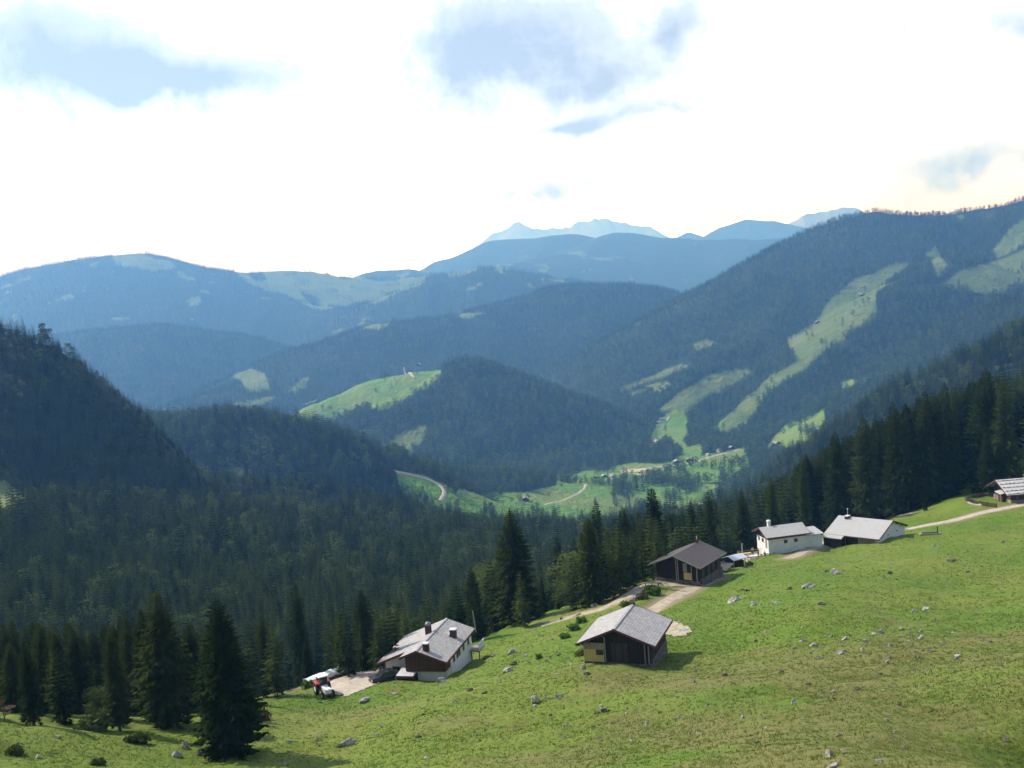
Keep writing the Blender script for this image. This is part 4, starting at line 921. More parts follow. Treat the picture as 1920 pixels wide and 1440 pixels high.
MB().slab((-.8, .1, -3.0), (2.2, .1, -3.25), (2.2, 1.6, -2.9), (-.8, 1.6, -2.7), .1).build('porch_roof', M_TIN, H6)
for x in (-.6, 2.0): MB().box(x-.08, x+.08, .2, .36, -7, -3.2).build('post', M_GRW, H6)
MB().box(-.3, 1.9, .7, 1.58, -6, -3.2).build('porch_wall', M_RDW, H6)

# ------------------------------------------------------------------ ways and yards draped on the ground
def ribbon(name, pts, hw, mat, step=1.2, nx_=5, lift=.06, ragged=.25, th=.25, seed=0):
    pts = np.array(pts)[:, :2]; seg = np.hypot(*np.diff(pts, axis=0).T); cum = np.concatenate([[0], np.cumsum(seg)])
    n = max(4, int(cum[-1]/step)); t = np.linspace(0, cum[-1], n)
    cx = np.interp(t, cum, pts[:, 0]); cy = np.interp(t, cum, pts[:, 1])
    k = max(3, n//14) | 1; pad = k//2
    if n > 8:
        ker = np.ones(k)/k; cx = np.convolve(np.pad(cx, pad, mode='reflect', reflect_type='odd'), ker, 'valid'); cy = np.convolve(np.pad(cy, pad, mode='reflect', reflect_type='odd'), ker, 'valid')
    tx = np.gradient(cx); ty = np.gradient(cy); l = np.hypot(tx, ty)+1e-9; nx0, ny0 = -ty/l, tx/l
    V = []; 
    for j in range(nx_):
        o = (j/(nx_-1)*2-1)*hw; e = (abs(j/(nx_-1)*2-1) > .9)*ragged*vnoise(cx*.7+j*9+seed, cy*.7)*hw
        x = cx+nx0*(o+e*np.sign(o)); y = cy+ny0*(o+e*np.sign(o)); V.append(np.stack([x, y, height(x, y)+lift-(lift+.1)*(abs(j/(nx_-1)*2-1) > .95)], 1))
    V = np.stack(V, 1); q = np.arange(n*nx_).reshape(n, nx_)
    Q = np.stack([q[:-1, :-1], q[1:, :-1], q[1:, 1:], q[:-1, 1:]], -1).reshape(-1, 4)
    o = mesh_np(name, V.reshape(-1, 3), Q[:, ::-1], mat, True); tag(o, kind='structure'); return o
for nm in ('upper_track', 'hut_track', 'footpath', 'barn_track', 'lower_track'):
    ribbon({'footpath': 'footpath'}.get(nm, 'gravel_track'), WAYS[nm][0], WAYS[nm][1], M_TRK if nm != 'upper_track' else M_GRV, .5, 9)
def patch(name, outline, mat, res=.45, lift=.08):
    o = hit([a for a, b in outline], [b for a, b in outline], False)[:, :2]; x0, y0 = o.min(0); x1, y1 = o.max(0)
    gx, gy = np.meshgrid(np.arange(x0, x1, res), np.arange(y0, y1, res))
    wx = gx+.5*fbm(gx/1.2, gy/1.2, 5); wy = gy+.5*fbm(gx/1.2, gy/1.2, 6); ins = inpoly(wx, wy, [tuple(p) for p in o])
    z = height(gx, gy)+lift; q = np.arange(gx.size).reshape(gx.shape); c = ins[:-1, :-1] & ins[1:, :-1] & ins[1:, 1:] & ins[:-1, 1:]
    Q = np.stack([q[:-1, :-1], q[:-1, 1:], q[1:, 1:], q[1:, :-1]], -1)[c]
    us, inv = np.unique(Q, return_inverse=True); V = np.stack([gx, gy, z], -1).reshape(-1, 3)[us]
    ob = mesh_np(name, V, inv.reshape(Q.shape), mat, True); tag(ob, kind='structure'); return ob
patch('gravel_yard', [(606,1302),(600,1292),(622,1278),(660,1262),(700,1247),(745,1243),(760,1262),(735,1275),(700,1288),(650,1303)], M_GRV)
patch('gravel_yard', [(1240,1170),(1262,1168),(1300,1180),(1296,1192),(1262,1197),(1245,1192)], M_TRK)
patch('gravel_yard', [(1216,1094),(1310,1088),(1345,1078),(1345,1086),(1310,1100),(1250,1100)], M_TRK)
# ------------------------------------------------------------------ rocks in the meadow: px, py, width and height in photo px, tone, label
def rock_mesh(seed, w, d, h, mat):
    r = np.random.default_rng(seed); bm = bmesh.new(); bmesh.ops.create_icosphere(bm, subdivisions=3, radius=1)
    a = r.uniform(-9, 9); planes = [(lambda v: v/np.linalg.norm(v))(r.normal(size=3)) for _ in range(9)]; cut = r.uniform(.40, .80, 9)
    for v in bm.verts:
        c = np.array(v.co); 
        for p, k in zip(planes, cut):
            q = c@p
            if q > k: c = c-p*(q-k)*.92
        n = float(vnoise(np.array([c[0]*2.2+a]), np.array([c[1]*2.2+c[2]*1.7]))[0])
        c = c*(1+.24*n); c[2] = c[2]*1.0 if c[2] > 0 else c[2]*.8
        v.co = Vector((c[0]*w/2, c[1]*d/2, c[2]*h))
    me = bpy.data.meshes.new('rock'); bm.to_mesh(me); bm.free(); me.materials.append(mat); return me
ROCKS = [
 (681,1312,30,11,0,'flat pale rock below the gravel yard'),(651,1391,44,16,0,'broad grey boulder in the lower left meadow'),(829,1275,26,12,0,'long reddish grey rock right below the farmhouse'),
 (826,1266,14,7,1,'dark rock touching the long reddish grey rock below the farmhouse'),(881,1292,16,9,1,'brown rock alone right of the long rock below the farmhouse'),(909,1298,14,5,1,'small flat brown stone right of the brown rock'),
 (958,1222,26,13,0,'jagged grey rock uphill of the farmhouse corner'),(925,1229,12,6,0,'small pale stone left of the jagged rock uphill of the farmhouse'),(912,1232,12,8,1,'dark stone on the slope above the farmhouse windows'),
 (852,1246,18,11,1,'dark stone at the foot of the farmhouse side wall'),(868,1243,16,10,1,'dark rounded stone beside the farmhouse side wall'),(842,1256,12,7,1,'low dark stone at the farmhouse corner'),
 (1006,1308,16,22,0,'upright pale rock of the group below the shingled barn'),(1027,1308,12,8,0,'small pale rock in the middle of the group below the barn'),(1050,1304,20,11,0,'pale slanting rock at the right end of the group below the barn'),(1002,1322,12,5,0,'flat chip of rock under the upright pale rock'),
 (1133,1330,14,10,1,'right half of the dark rock pair in the lower meadow'),(1120,1334,14,9,1,'left half of the dark rock pair in the lower meadow'),(953,1253,20,16,0,'pale cracked rock between farmhouse and shingled barn'),(965,1243,16,8,1,'dark rock above the pale cracked rock'),
 (1568,1071,22,13,0,'knobbly brown and white rock below the white barn'),(1550,1069,9,6,1,'small dark stone left of the knobbly rock'),(1516,1098,26,9,0,'bright white slanting slab in the upper meadow'),(1480,1103,14,6,1,'small dark reddish stone left of the white slab'),
 (1376,1124,32,12,0,'long pale rock in the meadow right of the shingled barn'),(1413,1131,18,10,0,'low grey rock right of the long pale rock'),(1453,1129,14,6,0,'faint pale stone between the grey rock and the white slab'),(1540,1131,20,8,1,'flat dark earthy rock in the middle of the meadow'),
 (1402,1106,8,6,1,'tiny dark stone above the long pale rock'),(1393,1105,9,5,1,'tiny dark stone left of another one above the long pale rock'),(1657,1080,9,7,0,'small pale stone of the pair below the white barn gable'),(1669,1073,12,8,1,'dark stone of the pair below the white barn gable'),
 (1782,1050,20,7,1,'flat dark rock high on the right meadow'),(1815,1071,10,6,1,'small brown stone below the flat dark rock'),(1751,1022,8,5,0,'little pale stone under the log'),(1714,1145,18,9,0,'white and red rock on the right meadow'),(1736,1140,22,8,0,'low grey rock right of the white and red rock'),
 (1527,1208,22,8,0,'flat pale rock with dark edge, left of the stony patch'),(1585,1196,12,10,0,'pale stone at the left end of the stony patch'),(1592,1190,9,6,1,'dark stone on the stony patch'),(1621,1200,12,6,0,'small pale stone in the middle of the stony patch'),(1637,1187,13,7,0,'white stone left of the brightest one on the stony patch'),(1651,1184,16,8,0,'brightest white stone of the stony patch'),
 (1669,1210,14,7,0,'pale stone at the right end of the stony patch'),(1575,1223,16,8,0,'grey stone under the stony patch'),(1617,1217,9,6,0,'small grey stone under the middle of the stony patch'),(1537,1232,14,5,0,'thin pale stone below left of the stony patch'),(1728,1193,14,9,0,'grey stone right of the stony patch'),
 (1794,1229,20,6,0,'long white stone lying alone right of the stony patch'),(1417,1201,9,5,1,'little brown stone right of the barn shadow'),(1357,1264,20,6,1,'faint brown rock below the barn shadow'),(1465,1259,12,5,1,'reddish flat stone in the middle meadow'),(1516,1282,14,6,1,'dark grey stone in the middle meadow'),(1488,1315,12,9,0,'small rounded white stone in the lower meadow'),
 (1420,1391,14,5,1,'reddish stone left of the pointed rock'),(1554,1410,22,22,0,'pointed grey rock at the bottom of the meadow'),(1562,1434,30,10,0,'pale pink flat rock at the very bottom under the pointed rock'),(1582,1412,8,5,1,'small dark stone right of the pointed rock'),(1741,1283,8,4,0,'tiny pale stone on the right lower meadow'),(1687,1320,8,6,1,'tiny dark stone on the right lower meadow'),
 (1060,1150,0,0,0,''),(1281,1180,22,7,0,'pale rubble stone on the gravel patch beside the shingled barn'),(1094,1250,14,12,0,'pale stone at the yellow corner of the shingled barn'),(1100,1262,16,9,1,'dark stone under the yellow corner of the shingled barn'),
 (1160,1120,0,0,0,''),(1198,1110,12,12,0,'upper boulder on the bank between the two tracks'),(1190,1122,14,10,0,'middle boulder on the bank between the two tracks'),(1184,1128,12,8,1,'lowest boulder on the bank between the two tracks'),
 (1116,1134,22,10,0,'grey rock at the outer edge of the lower track'),(1132,1128,10,9,1,'dark rock next to the grey one on the track edge'),(1082,1152,20,7,0,'grey rock further down the outer edge of the track'),(1024,1166,16,6,0,'flat rock at the outer edge near the big spruce'),(1052,1160,12,6,1,'dark stone on the outer edge between two grey rocks'),
 (672,1252,12,10,1,'round tan boulder at the far edge of the gravel yard'),(72,1417,20,12,0,'rounded grey boulder at the lower left edge'),(108,1381,16,6,0,'small white stone above the rounded boulder lower left'),(348,1397,18,14,0,'grey rock under the pair of dark spruces'),(330,1413,26,14,0,'low grey rock slab among shrubs under the spruces'),
 (372,1412,26,10,1,'dark rock at the foot of the near spruce'),(1234,1092,14,7,0,'white stone at the left corner of the dark barn'),(740,1300,16,5,0,'thin pale stone right of the flat pale rock'),(1006,1345,0,0,0,''),(600,1316,10,5,1,'small dark stone below the tractor'),(795,1338,12,6,1,'faint mossy stone in the lower middle meadow'),
 (535,1431,12,6,0,'small pale stone at the bottom edge near the spruce shadow'),(985,1228,10,5,0,'tiny pale stone right of the jagged rock'),(1838,1062,0,0,0,''),(1880,1016,12,5,1,'small dark stone near the right edge under the track')]
rk = [q for q in ROCKS if q[2] > 0]; gpos = hit([q[0] for q in rk], [q[1]+q[3]*.4 for q in rk])
for i, (q, g_) in enumerate(zip(rk, gpos)):
    sc = g_[1]/F; wd = q[2]*sc*.95; hh = q[3]*sc*1.0
    o = link(bpy.data.objects.new('rock', rock_mesh(700+i, wd*1.1, max(wd*.6, hh), hh*.8, M_RKD if q[4] else M_ROCK))); o.location = g_+[0, 0, hh*.12]; o.rotation_euler = (random.uniform(-.15, .15), random.uniform(-.3, .1), random.uniform(-.5, .5))
    tag(o, q[5], 'rock')
# more little stones, nothing tells them apart
N_ST = 110; r = np.random.default_rng(77)
cand = [(r.uniform(1480, 1760), r.uniform(1175, 1235)) for _ in range(50)]+[(r.uniform(900, 1100), r.uniform(1190, 1260)) for _ in range(26)]+[(r.uniform(520, 1900), r.uniform(1080, 1430)) for _ in range(170)]
cand = [c for c in cand if c[1] > 1330-(c[0]-500)*.27+18]
sp_ = hit([c[0] for c in cand], [c[1] for c in cand]); sm = [rock_mesh(900+i, .5, .38, .2, M_RKD if i % 3 else M_ROCK) for i in range(6)]
for i, g_ in enumerate(sp_):
    if g_[1] > 260: continue
    o = link(bpy.data.objects.new('stone', sm[i % 6])); s = r.uniform(.5, 1.5); o.scale = (s, s, s*r.uniform(.7, 1.2)); o.rotation_euler = (0, 0, r.uniform(0, 6)); o.location = g_
    tag(o, 'little scattered stone lying loose in the meadow grass', 'stone', 'little stones strewn over the meadow')

for (a, b, wd, hh, lb) in ((318,1349,9,9,'small bright white patch shaped as a stone in the gap between the two dark spruces'),(341,1343,16,10,'larger bright white patch shaped as a stone in the gap between the two dark spruces')):
    p = hit(a, b+12)[0]; p = P(a, b, p[1]); sc = p[1]/F; o = link(bpy.data.objects.new('rock', rock_mesh(1500+a, wd*sc*1.2, wd*sc, hh*sc*2.2, M_WHT))); g = float(height(p[0:1], p[1:2])[0]); o.location = (p[0], p[1], g+.3); o.scale = (1, 1, 2.0); tag(o, lb, 'rock')  # bright patches of unclear origin, given the shape of white rocks
p = hit(314, 1360)[0]; o = MB().slab((-1.1, -.12, .15), (1.1, -.12, 1.25), (1.1, .12, 1.25), (-1.1, .12, .15), .06).build('plank', M_YLW); o.location = p; tag(o, 'pale plank leaning under the pair of dark spruces', 'plank')
M_PNK = foliage_mat('pink_flower_spikes', (.35, .08, .07), (.75, .55, .45))
for k, (a, b, L) in enumerate(((2,1316,.8),(10,1326,.9),(20,1326,1.0),(14,1336,.9),(3,1340,1.0))):
    q = hit(10, 1352)[0]; r5 = np.random.default_rng(k); V = []; T = []
    if k == 0: PS = empty('flowering_plant', q); tag(PS, 'pink and white flower spikes hanging at the left edge of the photo', 'plant'); MB().tube((0, 0, -.2), (-.3, .1, 1.9), .05).tube((0, 0, .4), (.5, .1, 1.5), .03).tube((0, 0, .7), (.9, 0, 1.7), .03).build('stem', M_BARK, PS)
    c = P(a, b, q[1]-.2)-q
    for j in range(60):
        t = r5.uniform(-.5, .5)*L; rr = .12*(1-abs(t/L)*1.6); u = r5.normal(size=3)*.07; p0 = c+np.array([t, 0, t*.25])+r5.normal(size=3)*rr*.7; i = len(V); V += [tuple(p0-u), tuple(p0+r5.normal(size=3)*.06), tuple(p0+u)]; T.append((i, i+1, i+2))
    link(bpy.data.objects.new('flower_spike', mesh_data('flower_spike', np.array(V), np.array(T), M_PNK)), PS)
# ------------------------------------------------------------------ shrubs
M_SHB = foliage_mat('shrub_leaves', (.055, .080, .022), (.15, .18, .06)); M_SHR = foliage_mat('brown_shrub_leaves', (.075, .065, .030), (.16, .13, .06)); M_WEED = foliage_mat('weed_leaves', (.065, .13, .022), (.13, .21, .04))
def shrub_mesh(seed, w, h, mat, n=14, leaves=26):
    V, T = broad_crown(seed, h, w/2, n, leaves, .13*max(.7, min(w, 3))); V = V.copy(); V[:, 2] = (V[:, 2]-h*.22)*1.15
    j = len(V); st = [];
    for k in range(5): a = 1.25*k; st += [(-.04, 0, -.3), (.04, 0, -.3), (math.cos(a)*w*.25, math.sin(a)*w*.25, h*.7)]
    V = np.concatenate([V, st]); T = np.concatenate([T, [(j+3*k, j+3*k+1, j+3*k+2) for k in range(5)]]); return mesh_data('shrub', V, T, mat)
SHR = [(180,1368,66,46,M_SHB,'wide dark shrub in front of the wood on the lower left meadow'),(494,1348,34,22,M_SHR,'round brown shrub right of the near spruce'),(470,1345,20,16,M_SHR,'small brown shrub tucked behind the near spruce'),
 (258,1392,44,18,M_SHB,'low spreading shrub left of the rocks under the spruces'),(30,1412,40,16,M_SHB,'pale shrub at the lower left corner'),
 (182,1432,30,10,M_SHB,'flat shrub at the bottom left edge'),(1222,1112,34,20,M_WEED,'green weeds on the bank below the wooden rack'),(1205,1120,26,16,M_SHR,'reddish undergrowth on the bank between the tracks'),(1172,1135,22,12,M_WEED,'green weeds at the lower end of the bank'),
 (1090,1165,22,14,M_WEED,'upper clump of weeds left of the shingled barn'),(1075,1180,26,16,M_WEED,'middle clump of weeds left of the shingled barn'),(1060,1195,22,12,M_WEED,'lower clump of weeds left of the shingled barn'),(1095,1205,18,12,M_WEED,'clump of weeds next to the barn eave'),
 (1090,1228,24,18,M_SHB,'dark bush at the yellow corner of the shingled barn'),(580,1288,26,16,M_WEED,'green bush left of the tarp covered stack'),
 (1405,1058,16,8,M_SHR,'brown bush below the terrace'),
 (1010,1232,16,8,M_WEED,'small weeds right of the jagged rock'),(1130,1118,20,12,M_WEED,'weeds on the outer edge of the track'),(1335,1022,0,0,None,'')]
sh = [q for q in SHR if q[2]]; gp_ = hit([q[0] for q in sh], [q[1]+2 for q in sh])
for i, (q, g_) in enumerate(zip(sh, gp_)):
    sc = g_[1]/F; wd = q[2]*sc; hh = q[3]*sc*.55; o = link(bpy.data.objects.new('shrub', shrub_mesh(1200+i, wd, hh, q[4], 12+int(wd*3), 26))); o.location = g_; tag(o, q[5], 'shrub')

# ------------------------------------------------------------------ grass: tufts standing in the turf
r = np.random.default_rng(33); NT = 150000
tx_ = r.uniform(-60, 1980, NT*2); ty_ = 1446-(r.random(NT*2)**.85)*490
v1 = ray(tx_, ty_); Yg = np.zeros(NT*2)
_ys = np.geomspace(24, 300, 190); pr = v1[:, 2:3]*_ys; best = np.zeros(len(tx_), int); done = np.zeros(len(tx_), bool)
for c0 in range(0, len(tx_), 6000):
    sl_ = slice(c0, c0+6000); hh_ = np.empty((len(tx_[sl_]), len(_ys)))
    # bilinear look-up in the ground grid
    S_ = v1[sl_, 0]; si = np.clip(np.searchsorted(SG, S_)-1, 0, len(SG)-2); fs_ = ((S_-SG[si])/(SG[si+1]-SG[si]))[:, None]
    ri = np.clip(np.searchsorted(YR, _ys)-1, 0, nR-2); fr_ = ((_ys-YR[ri])/(YR[ri+1]-YR[ri]))[None, :]
    z00 = ZZ[ri[None, :], si[:, None]]; z10 = ZZ[ri[None, :]+1, si[:, None]]; z01 = ZZ[ri[None, :], si[:, None]+1]; z11 = ZZ[ri[None, :]+1, si[:, None]+1]
    hh_ = (z00*(1-fr_)+z10*fr_)*(1-fs_)+(z01*(1-fr_)+z11*fr_)*fs_
    b_ = pr[sl_] < hh_; best[sl_] = np.argmax(b_, 1); done[sl_] = b_.any(1)
Yg = _ys[np.maximum(best, 1)]*r.uniform(.97, 1.0, len(best)); Xg = v1[:, 0]*Yg
ok = done & (best > 1) & (Yg > 26) & (Yg < 285); Xg, Yg = Xg[ok], Yg[ok]
ok = (path_mask(Xg, Yg) < .15); Xg, Yg = Xg[ok], Yg[ok]; Zg = height(Xg, Yg)
ok = clearing(Xg, Yg, Zg) == 1
cl_ = fbm(Xg/5, Yg/5, 301, 3)+.3*fbm(Xg/22, Yg/22, 302, 2); ok &= r.random(len(Xg)) < np.clip(0.6+.5*cl_, .2, 1)
def in_box(H, x0, x1, y0, y1):
    a = -H.rotation_euler[2]; dx = Xg-H.location[0]; dy = Yg-H.location[1]; l = dx*math.sin(a)+dy*math.cos(a); w_ = dx*math.cos(a)-dy*math.sin(a)
    return (w_ > x0) & (w_ < x1) & (l > y0) & (l < y1)
for H, bx in ((H1, (-6.5, 4.3, -.5, 14.5)), (H2, (-4.1, 4.2, .5, 9)), (H3, (-4.2, 4.5, 1, 10)), (H4, (-3, 3.1, .5, 13.5)), (H5, (-8.3, 6.7, 0, 11)), (H6, (-4.5, 4.8, 0, 13))): ok &= ~in_box(H, *bx)
Xg, Yg, Zg = Xg[ok][:NT], Yg[ok][:NT], Zg[ok][:NT]; n = len(Xg); print('tufts', n)
K = 5; ang = r.uniform(0, 6.28, (n, K)); hgt = (r.uniform(.03, .09, (n, 1))*(1+1.2*(r.random((n, 1)) < .06)))*r.uniform(.6, 1.2, (n, K)); spn = r.uniform(.06, .2, (n, K)); wid = r.uniform(.025, .06, (n, K))*np.clip(Yg[:, None]/90, .6, 1.6)
cx = Xg[:, None]+np.cos(ang)*.06; cy = Yg[:, None]+np.sin(ang)*.06
b0 = np.stack([cx-np.sin(ang)*wid, cy+np.cos(ang)*wid, np.repeat(Zg[:, None], K, 1)-.05], -1); b1 = np.stack([cx+np.sin(ang)*wid, cy-np.cos(ang)*wid, np.repeat(Zg[:, None], K, 1)-.05], -1)
tp = np.stack([cx+np.cos(ang)*spn, cy+np.sin(ang)*spn, Zg[:, None]+hgt], -1)
Vt = np.stack([b0, b1, tp], 2).reshape(-1, 3); Tt = np.arange(len(Vt)).reshape(-1, 3)
MGR = bpy.data.materials.new('grass_tufts'); MGR.use_nodes = True; nt = MGR.node_tree; nt.nodes.clear()
o_ = N(nt, 'ShaderNodeOutputMaterial'); d_ = N(nt, 'ShaderNodeBsdfDiffuse'); t_ = N(nt, 'ShaderNodeBsdfTranslucent'); m_ = N(nt, 'ShaderNodeMixShader'); m_.inputs[0].default_value = .3
tn = N(nt, 'ShaderNodeAttribute', attribute_name='tint'); geo = N(nt, 'ShaderNodeNewGeometry'); gn = noise(nt, geo.outputs['Position'], .12, 4, .6)
c1 = mixc(nt, ramp(nt, gn, [(.35, 0.), (.65, 1.)]), (.105, .180, .028), (.185, .205, .060)); c2 = mixc(nt, tn.outputs['Fac'], (.07, .12, .016), c1)
nt.links.new(c2, d_.inputs[0]); nt.links.new(c2, t_.inputs[0]); nt.links.new(d_.outputs[0], m_.inputs[1]); nt.links.new(t_.outputs[0], m_.inputs[2]); nt.links.new(m_.outputs[0], o_.inputs[0])
gr = mesh_np('grass', Vt, Tt, MGR); tag(gr, kind='stuff'); setattr_pt(gr, 'tint', np.repeat((r.random(n) > .10)*r.uniform(.5, 1, n), 3*K))

# ------------------------------------------------------------------ tractor, stack, car, yard things
def at(px, py, Y=None):
    return hit(px, py)[0]
def wheel(parent, x, y, z, rad, w_, name='wheel'):
    t = MB().lathe((x-w_/2, y, z), [(rad*.62, 0), (rad*.95, .0), (rad, w_*.25), (rad, w_*.75), (rad*.95, w_), (rad*.62, w_)], 18, 'x').build(name, M_BLK, parent, True)
    MB().lathe((x-w_/2-.01, y, z), [(rad*.30, 0), (rad*.60, .02), (rad*.60, w_), (rad*.3, w_+.02)], 14, 'x').build('rim', M_WHT, t); return t
g0 = at(609, 1303); T_ = empty('tractor', g0, math.radians(-158)); T_.rotation_euler = (0, 0, math.radians(28))
tag(T_, 'red tractor with white bonnet and roof parked at the left end of the gravel yard', 'tractor')
MB().box(-.42, .42, -1.9, .1, .75, 1.35).box(-.36, .36, -2.0, -1.9, .8, 1.25).build('bonnet', M_WHT, T_)
MB().box(-.40, .40, -1.7, .9, .5, .745).box(-.5, .5, .1, 1.2, .75, 1.3).build('body', M_RED, T_)
for s in (-1, 1):
    wheel(T_, s*.82, .85, .78, .78, .40); wheel(T_, s*.72, -1.45, .5, .5, .28)
    MB().box(*sorted((s*.56, s*1.02)), .1, 1.55, 1.60, 1.68).box(*sorted((s*.56, s*1.02)), 1.50, 1.58, 1.1, 1.6).build('mudguard', M_RED, T_)
cab = MB();
for x in (-.58, .52):
    for y in (.1, 1.25): cab.box(x, x+.06, y, y+.06, 1.3, 2.45)
cab.build('cab_frame', M_RED, T_); MB().box(-.7, .7, -.05, 1.45, 2.452, 2.56).build('roof', M_WHT, T_)
MB().box(-.53, .53, .17, 1.24, 1.32, 2.44).build('cab_glass', M_GLS, T_); MB().box(-.2, .2, -2.25, -2.0, .4, .6).build('hitch', M_BLK, T_)
MB().tube((.3, -1.0, 1.35), (.3, -1.0, 2.0), .04).build('exhaust', M_BLK, T_)
g0 = at(616, 1277); S_ = empty('wood_stack', g0, -math.radians(47)); tag(S_, 'long wood stack under a crumpled white tarp beside the tractor', 'wood stack')
m = MB(); lg = np.random.default_rng(8)
for row in range(5):
    for k in range(26): m.tube((-.6, -3.6+k*.29+.14*(row % 2), -.1+row*.28), (.6+lg.uniform(-.06, .06), -3.6+k*.29+.14*(row % 2), -.1+row*.28), .135, n=6)
m.build('logs', simple_mat('split_logs', (.16, .11, .07), (.34, .26, .17), 3), S_)
m = MB(); L_ = 14; prev = None
xs = [-.8, -.74, 0, .74, .80]; zs = [.75, 1.33, 1.52, 1.33, .85]
V = []; Q = []
for i in range(L_+1):
    for j in range(5): V.append((xs[j], -3.8+i*.57, zs[j]+lg.uniform(-.06, .06)))
for i in range(L_):
    for j in range(4): Q.append((i*5+j, i*5+j+1, i*5+6+j, i*5+5+j))
m.v = V; m.f = Q; m.build('tarp', M_TAR, S_)
g0 = at(722, 1277); C_ = empty('parked_car', g0, math.radians(-62)); tag(C_, 'black car parked in front of the farmhouse lean-to', 'car')
MB().prism([(-.85, .35), (.85, .35), (.86, .85), (.80, .98), (-.80, .98), (-.86, .85)], -2.1, 2.1).build('body', M_CAR, C_)
MB().poly((-.74, -1.0, .985), (.74, -1.0, .985), (.62, -.35, 1.42), (-.62, -.35, 1.42)).poly((-.74, 1.75, .985), (-.62, 1.2, 1.42), (.62, 1.2, 1.42), (.74, 1.75, .985)).poly((-.74, -1.0, .985), (-.62, -.35, 1.42), (-.62, 1.2, 1.42), (-.74, 1.75, .985)).poly((.74, -1.0, .985), (.74, 1.75, .985), (.62, 1.2, 1.42), (.62, -.35, 1.42)).build('windows', M_GLS, C_)
MB().box(-.64, .64, -.37, 1.22, 1.425, 1.48).build('roof', M_CAR, C_)
for s in (-1, 1):
    for y in (-1.3, 1.3): wheel(C_, s*.78, y, .33, .33, .2)
    MB().box(*sorted((s*.5, s*.8)), -2.13, -2.102, .62, .78).build('headlight', M_TIN, C_)
# wooden rack, little shelter, low platform roof, trough, log, terrace, fence
g0 = at(1223, 1102); B_ = empty('wooden_rack', g0, -math.radians(20)); tag(B_, 'low wooden rack at the edge of the bank in front of the dark barn', 'rack')
MB().box(-1.2, 1.2, -.2, .2, .75, .83).box(-1.2, 1.2, -.2, -.1, .4, .48).build('rails', M_GRW, B_)
for x in (-1.1, 0, 1.05): MB().box(x-.06, x+.06, -.1, .1, -.4, .75).build('leg', M_DKW, B_)
g0 = at(1378, 1062); B_ = empty('shelter', g0, -math.radians(60)); tag(B_, 'open shelter with bright white pitched roof between dark barn and terrace', 'shelter')
MB().slab((0, -1.6, 2.2), (0, 1.9, 2.2), (-1.9, 1.9, 1.6), (-1.9, -1.6, 1.6), .08).slab((0, -1.6, 2.2), (1.6, -1.6, 1.7), (1.6, 1.9, 1.7), (0, 1.9, 2.2), .08).build('roof', M_TIN, B_)
for x in (-1.5, 1.2):
    for y in (-1.3, 1.5): MB().box(x-.07, x+.07, y-.07, y+.07, -1.5, 1.62).build('post', M_GRW, B_)
MB().box(-1.35, 1.05, -1.0, 1.3, -1.5, 1.2).build('boarded_box', M_DKW, B_)
g0 = at(1352, 1072); B_ = empty('lean_to', g0, -math.radians(40)); tag(B_, 'low brown lean-to roof on stones at the right side of the dark barn', 'lean-to')
MB().slab((-1.9, -1.5, .9), (1.9, -1.5, .8), (1.9, 1.5, 1.4), (-1.9, 1.5, 1.5), .1).build('roof', M_SHD, B_); MB().box(-1.5, 1.5, -1.1, 1.2, -1.5, .78).build('stone_base', M_STN, B_)
g0 = at(1744, 1003); B_ = empty('log_trough', g0, -math.radians(98)); tag(B_, 'bleached log trough lying in the grass right of the white barn', 'trough')
m = MB().tube((0, -2.1, .25), (0, 2.1, .3), .26, .22, 10); m.build('log', simple_mat('bleached_wood', (.42, .39, .34), (.60, .57, .52), 4), B_); MB().box(-.16, .16, -1.7, 1.7, .44, .56).build('hollow', M_DKW, B_)
for y in (-1.4, 1.4): MB().box(-.3, .3, y-.1, y+.1, -.3, .1).build('foot', M_GRW, B_)
g0 = at(1758, 1000); o = MB().tube((0, 0, -.5), (0, 0, 1.3), .10).box(-.14, .14, -.14, .14, 1.31, 1.4).build('fence_post', M_DKW); o.location = g0; tag(o, 'single dark post standing behind the bleached log trough', 'post')
# terrace in front of the white hut
T0 = hit(1422, 1046, False)[0]; TR = empty('terrace', (T0[0], T0[1], T0[2]+.25), -math.radians(79.8)); tag(TR, 'raised pale terrace with wooden railing at the left end of the white hut', 'terrace')
MB().box(-2.6, 3.0, -3.6, 3.2, -.15, 0).build('deck', simple_mat('pale_deck', (.40, .35, .28), (.55, .50, .43), 3), TR)
MB().box(-2.55, 2.95, -3.55, 3.15, -4, -.152).build('stone_base', M_STN, TR)
m = MB(); m.box(-2.6, -2.52, -3.6, 3.2, .85, .93).box(-2.6, 3.0, -3.6, -3.52, .85, .93).box(2.92, 3.0, -3.6, 1.0, .85, .93)
m.box(-2.6, -2.52, -3.6, 3.2, .45, .5).box(-2.6, 3.0, -3.6, -3.52, .45, .5).box(2.92, 3.0, -3.6, 1.0, .45, .5); m.build('railing', M_GRW, TR)
for (x, y) in [(-2.56, -3.56), (0, -3.56), (2.96, -3.56), (2.96, -1.3), (2.96, .96), (-2.56, 0), (-2.56, 3.1)]: MB().box(x-.06, x+.06, y-.06, y+.06, .001, .95).build('railing_post', M_GRW, TR)
def onT(x, y, z=0): 
    return TR.matrix_basis @ Vector((x, y, z))
bpy.context.view_layer.update()
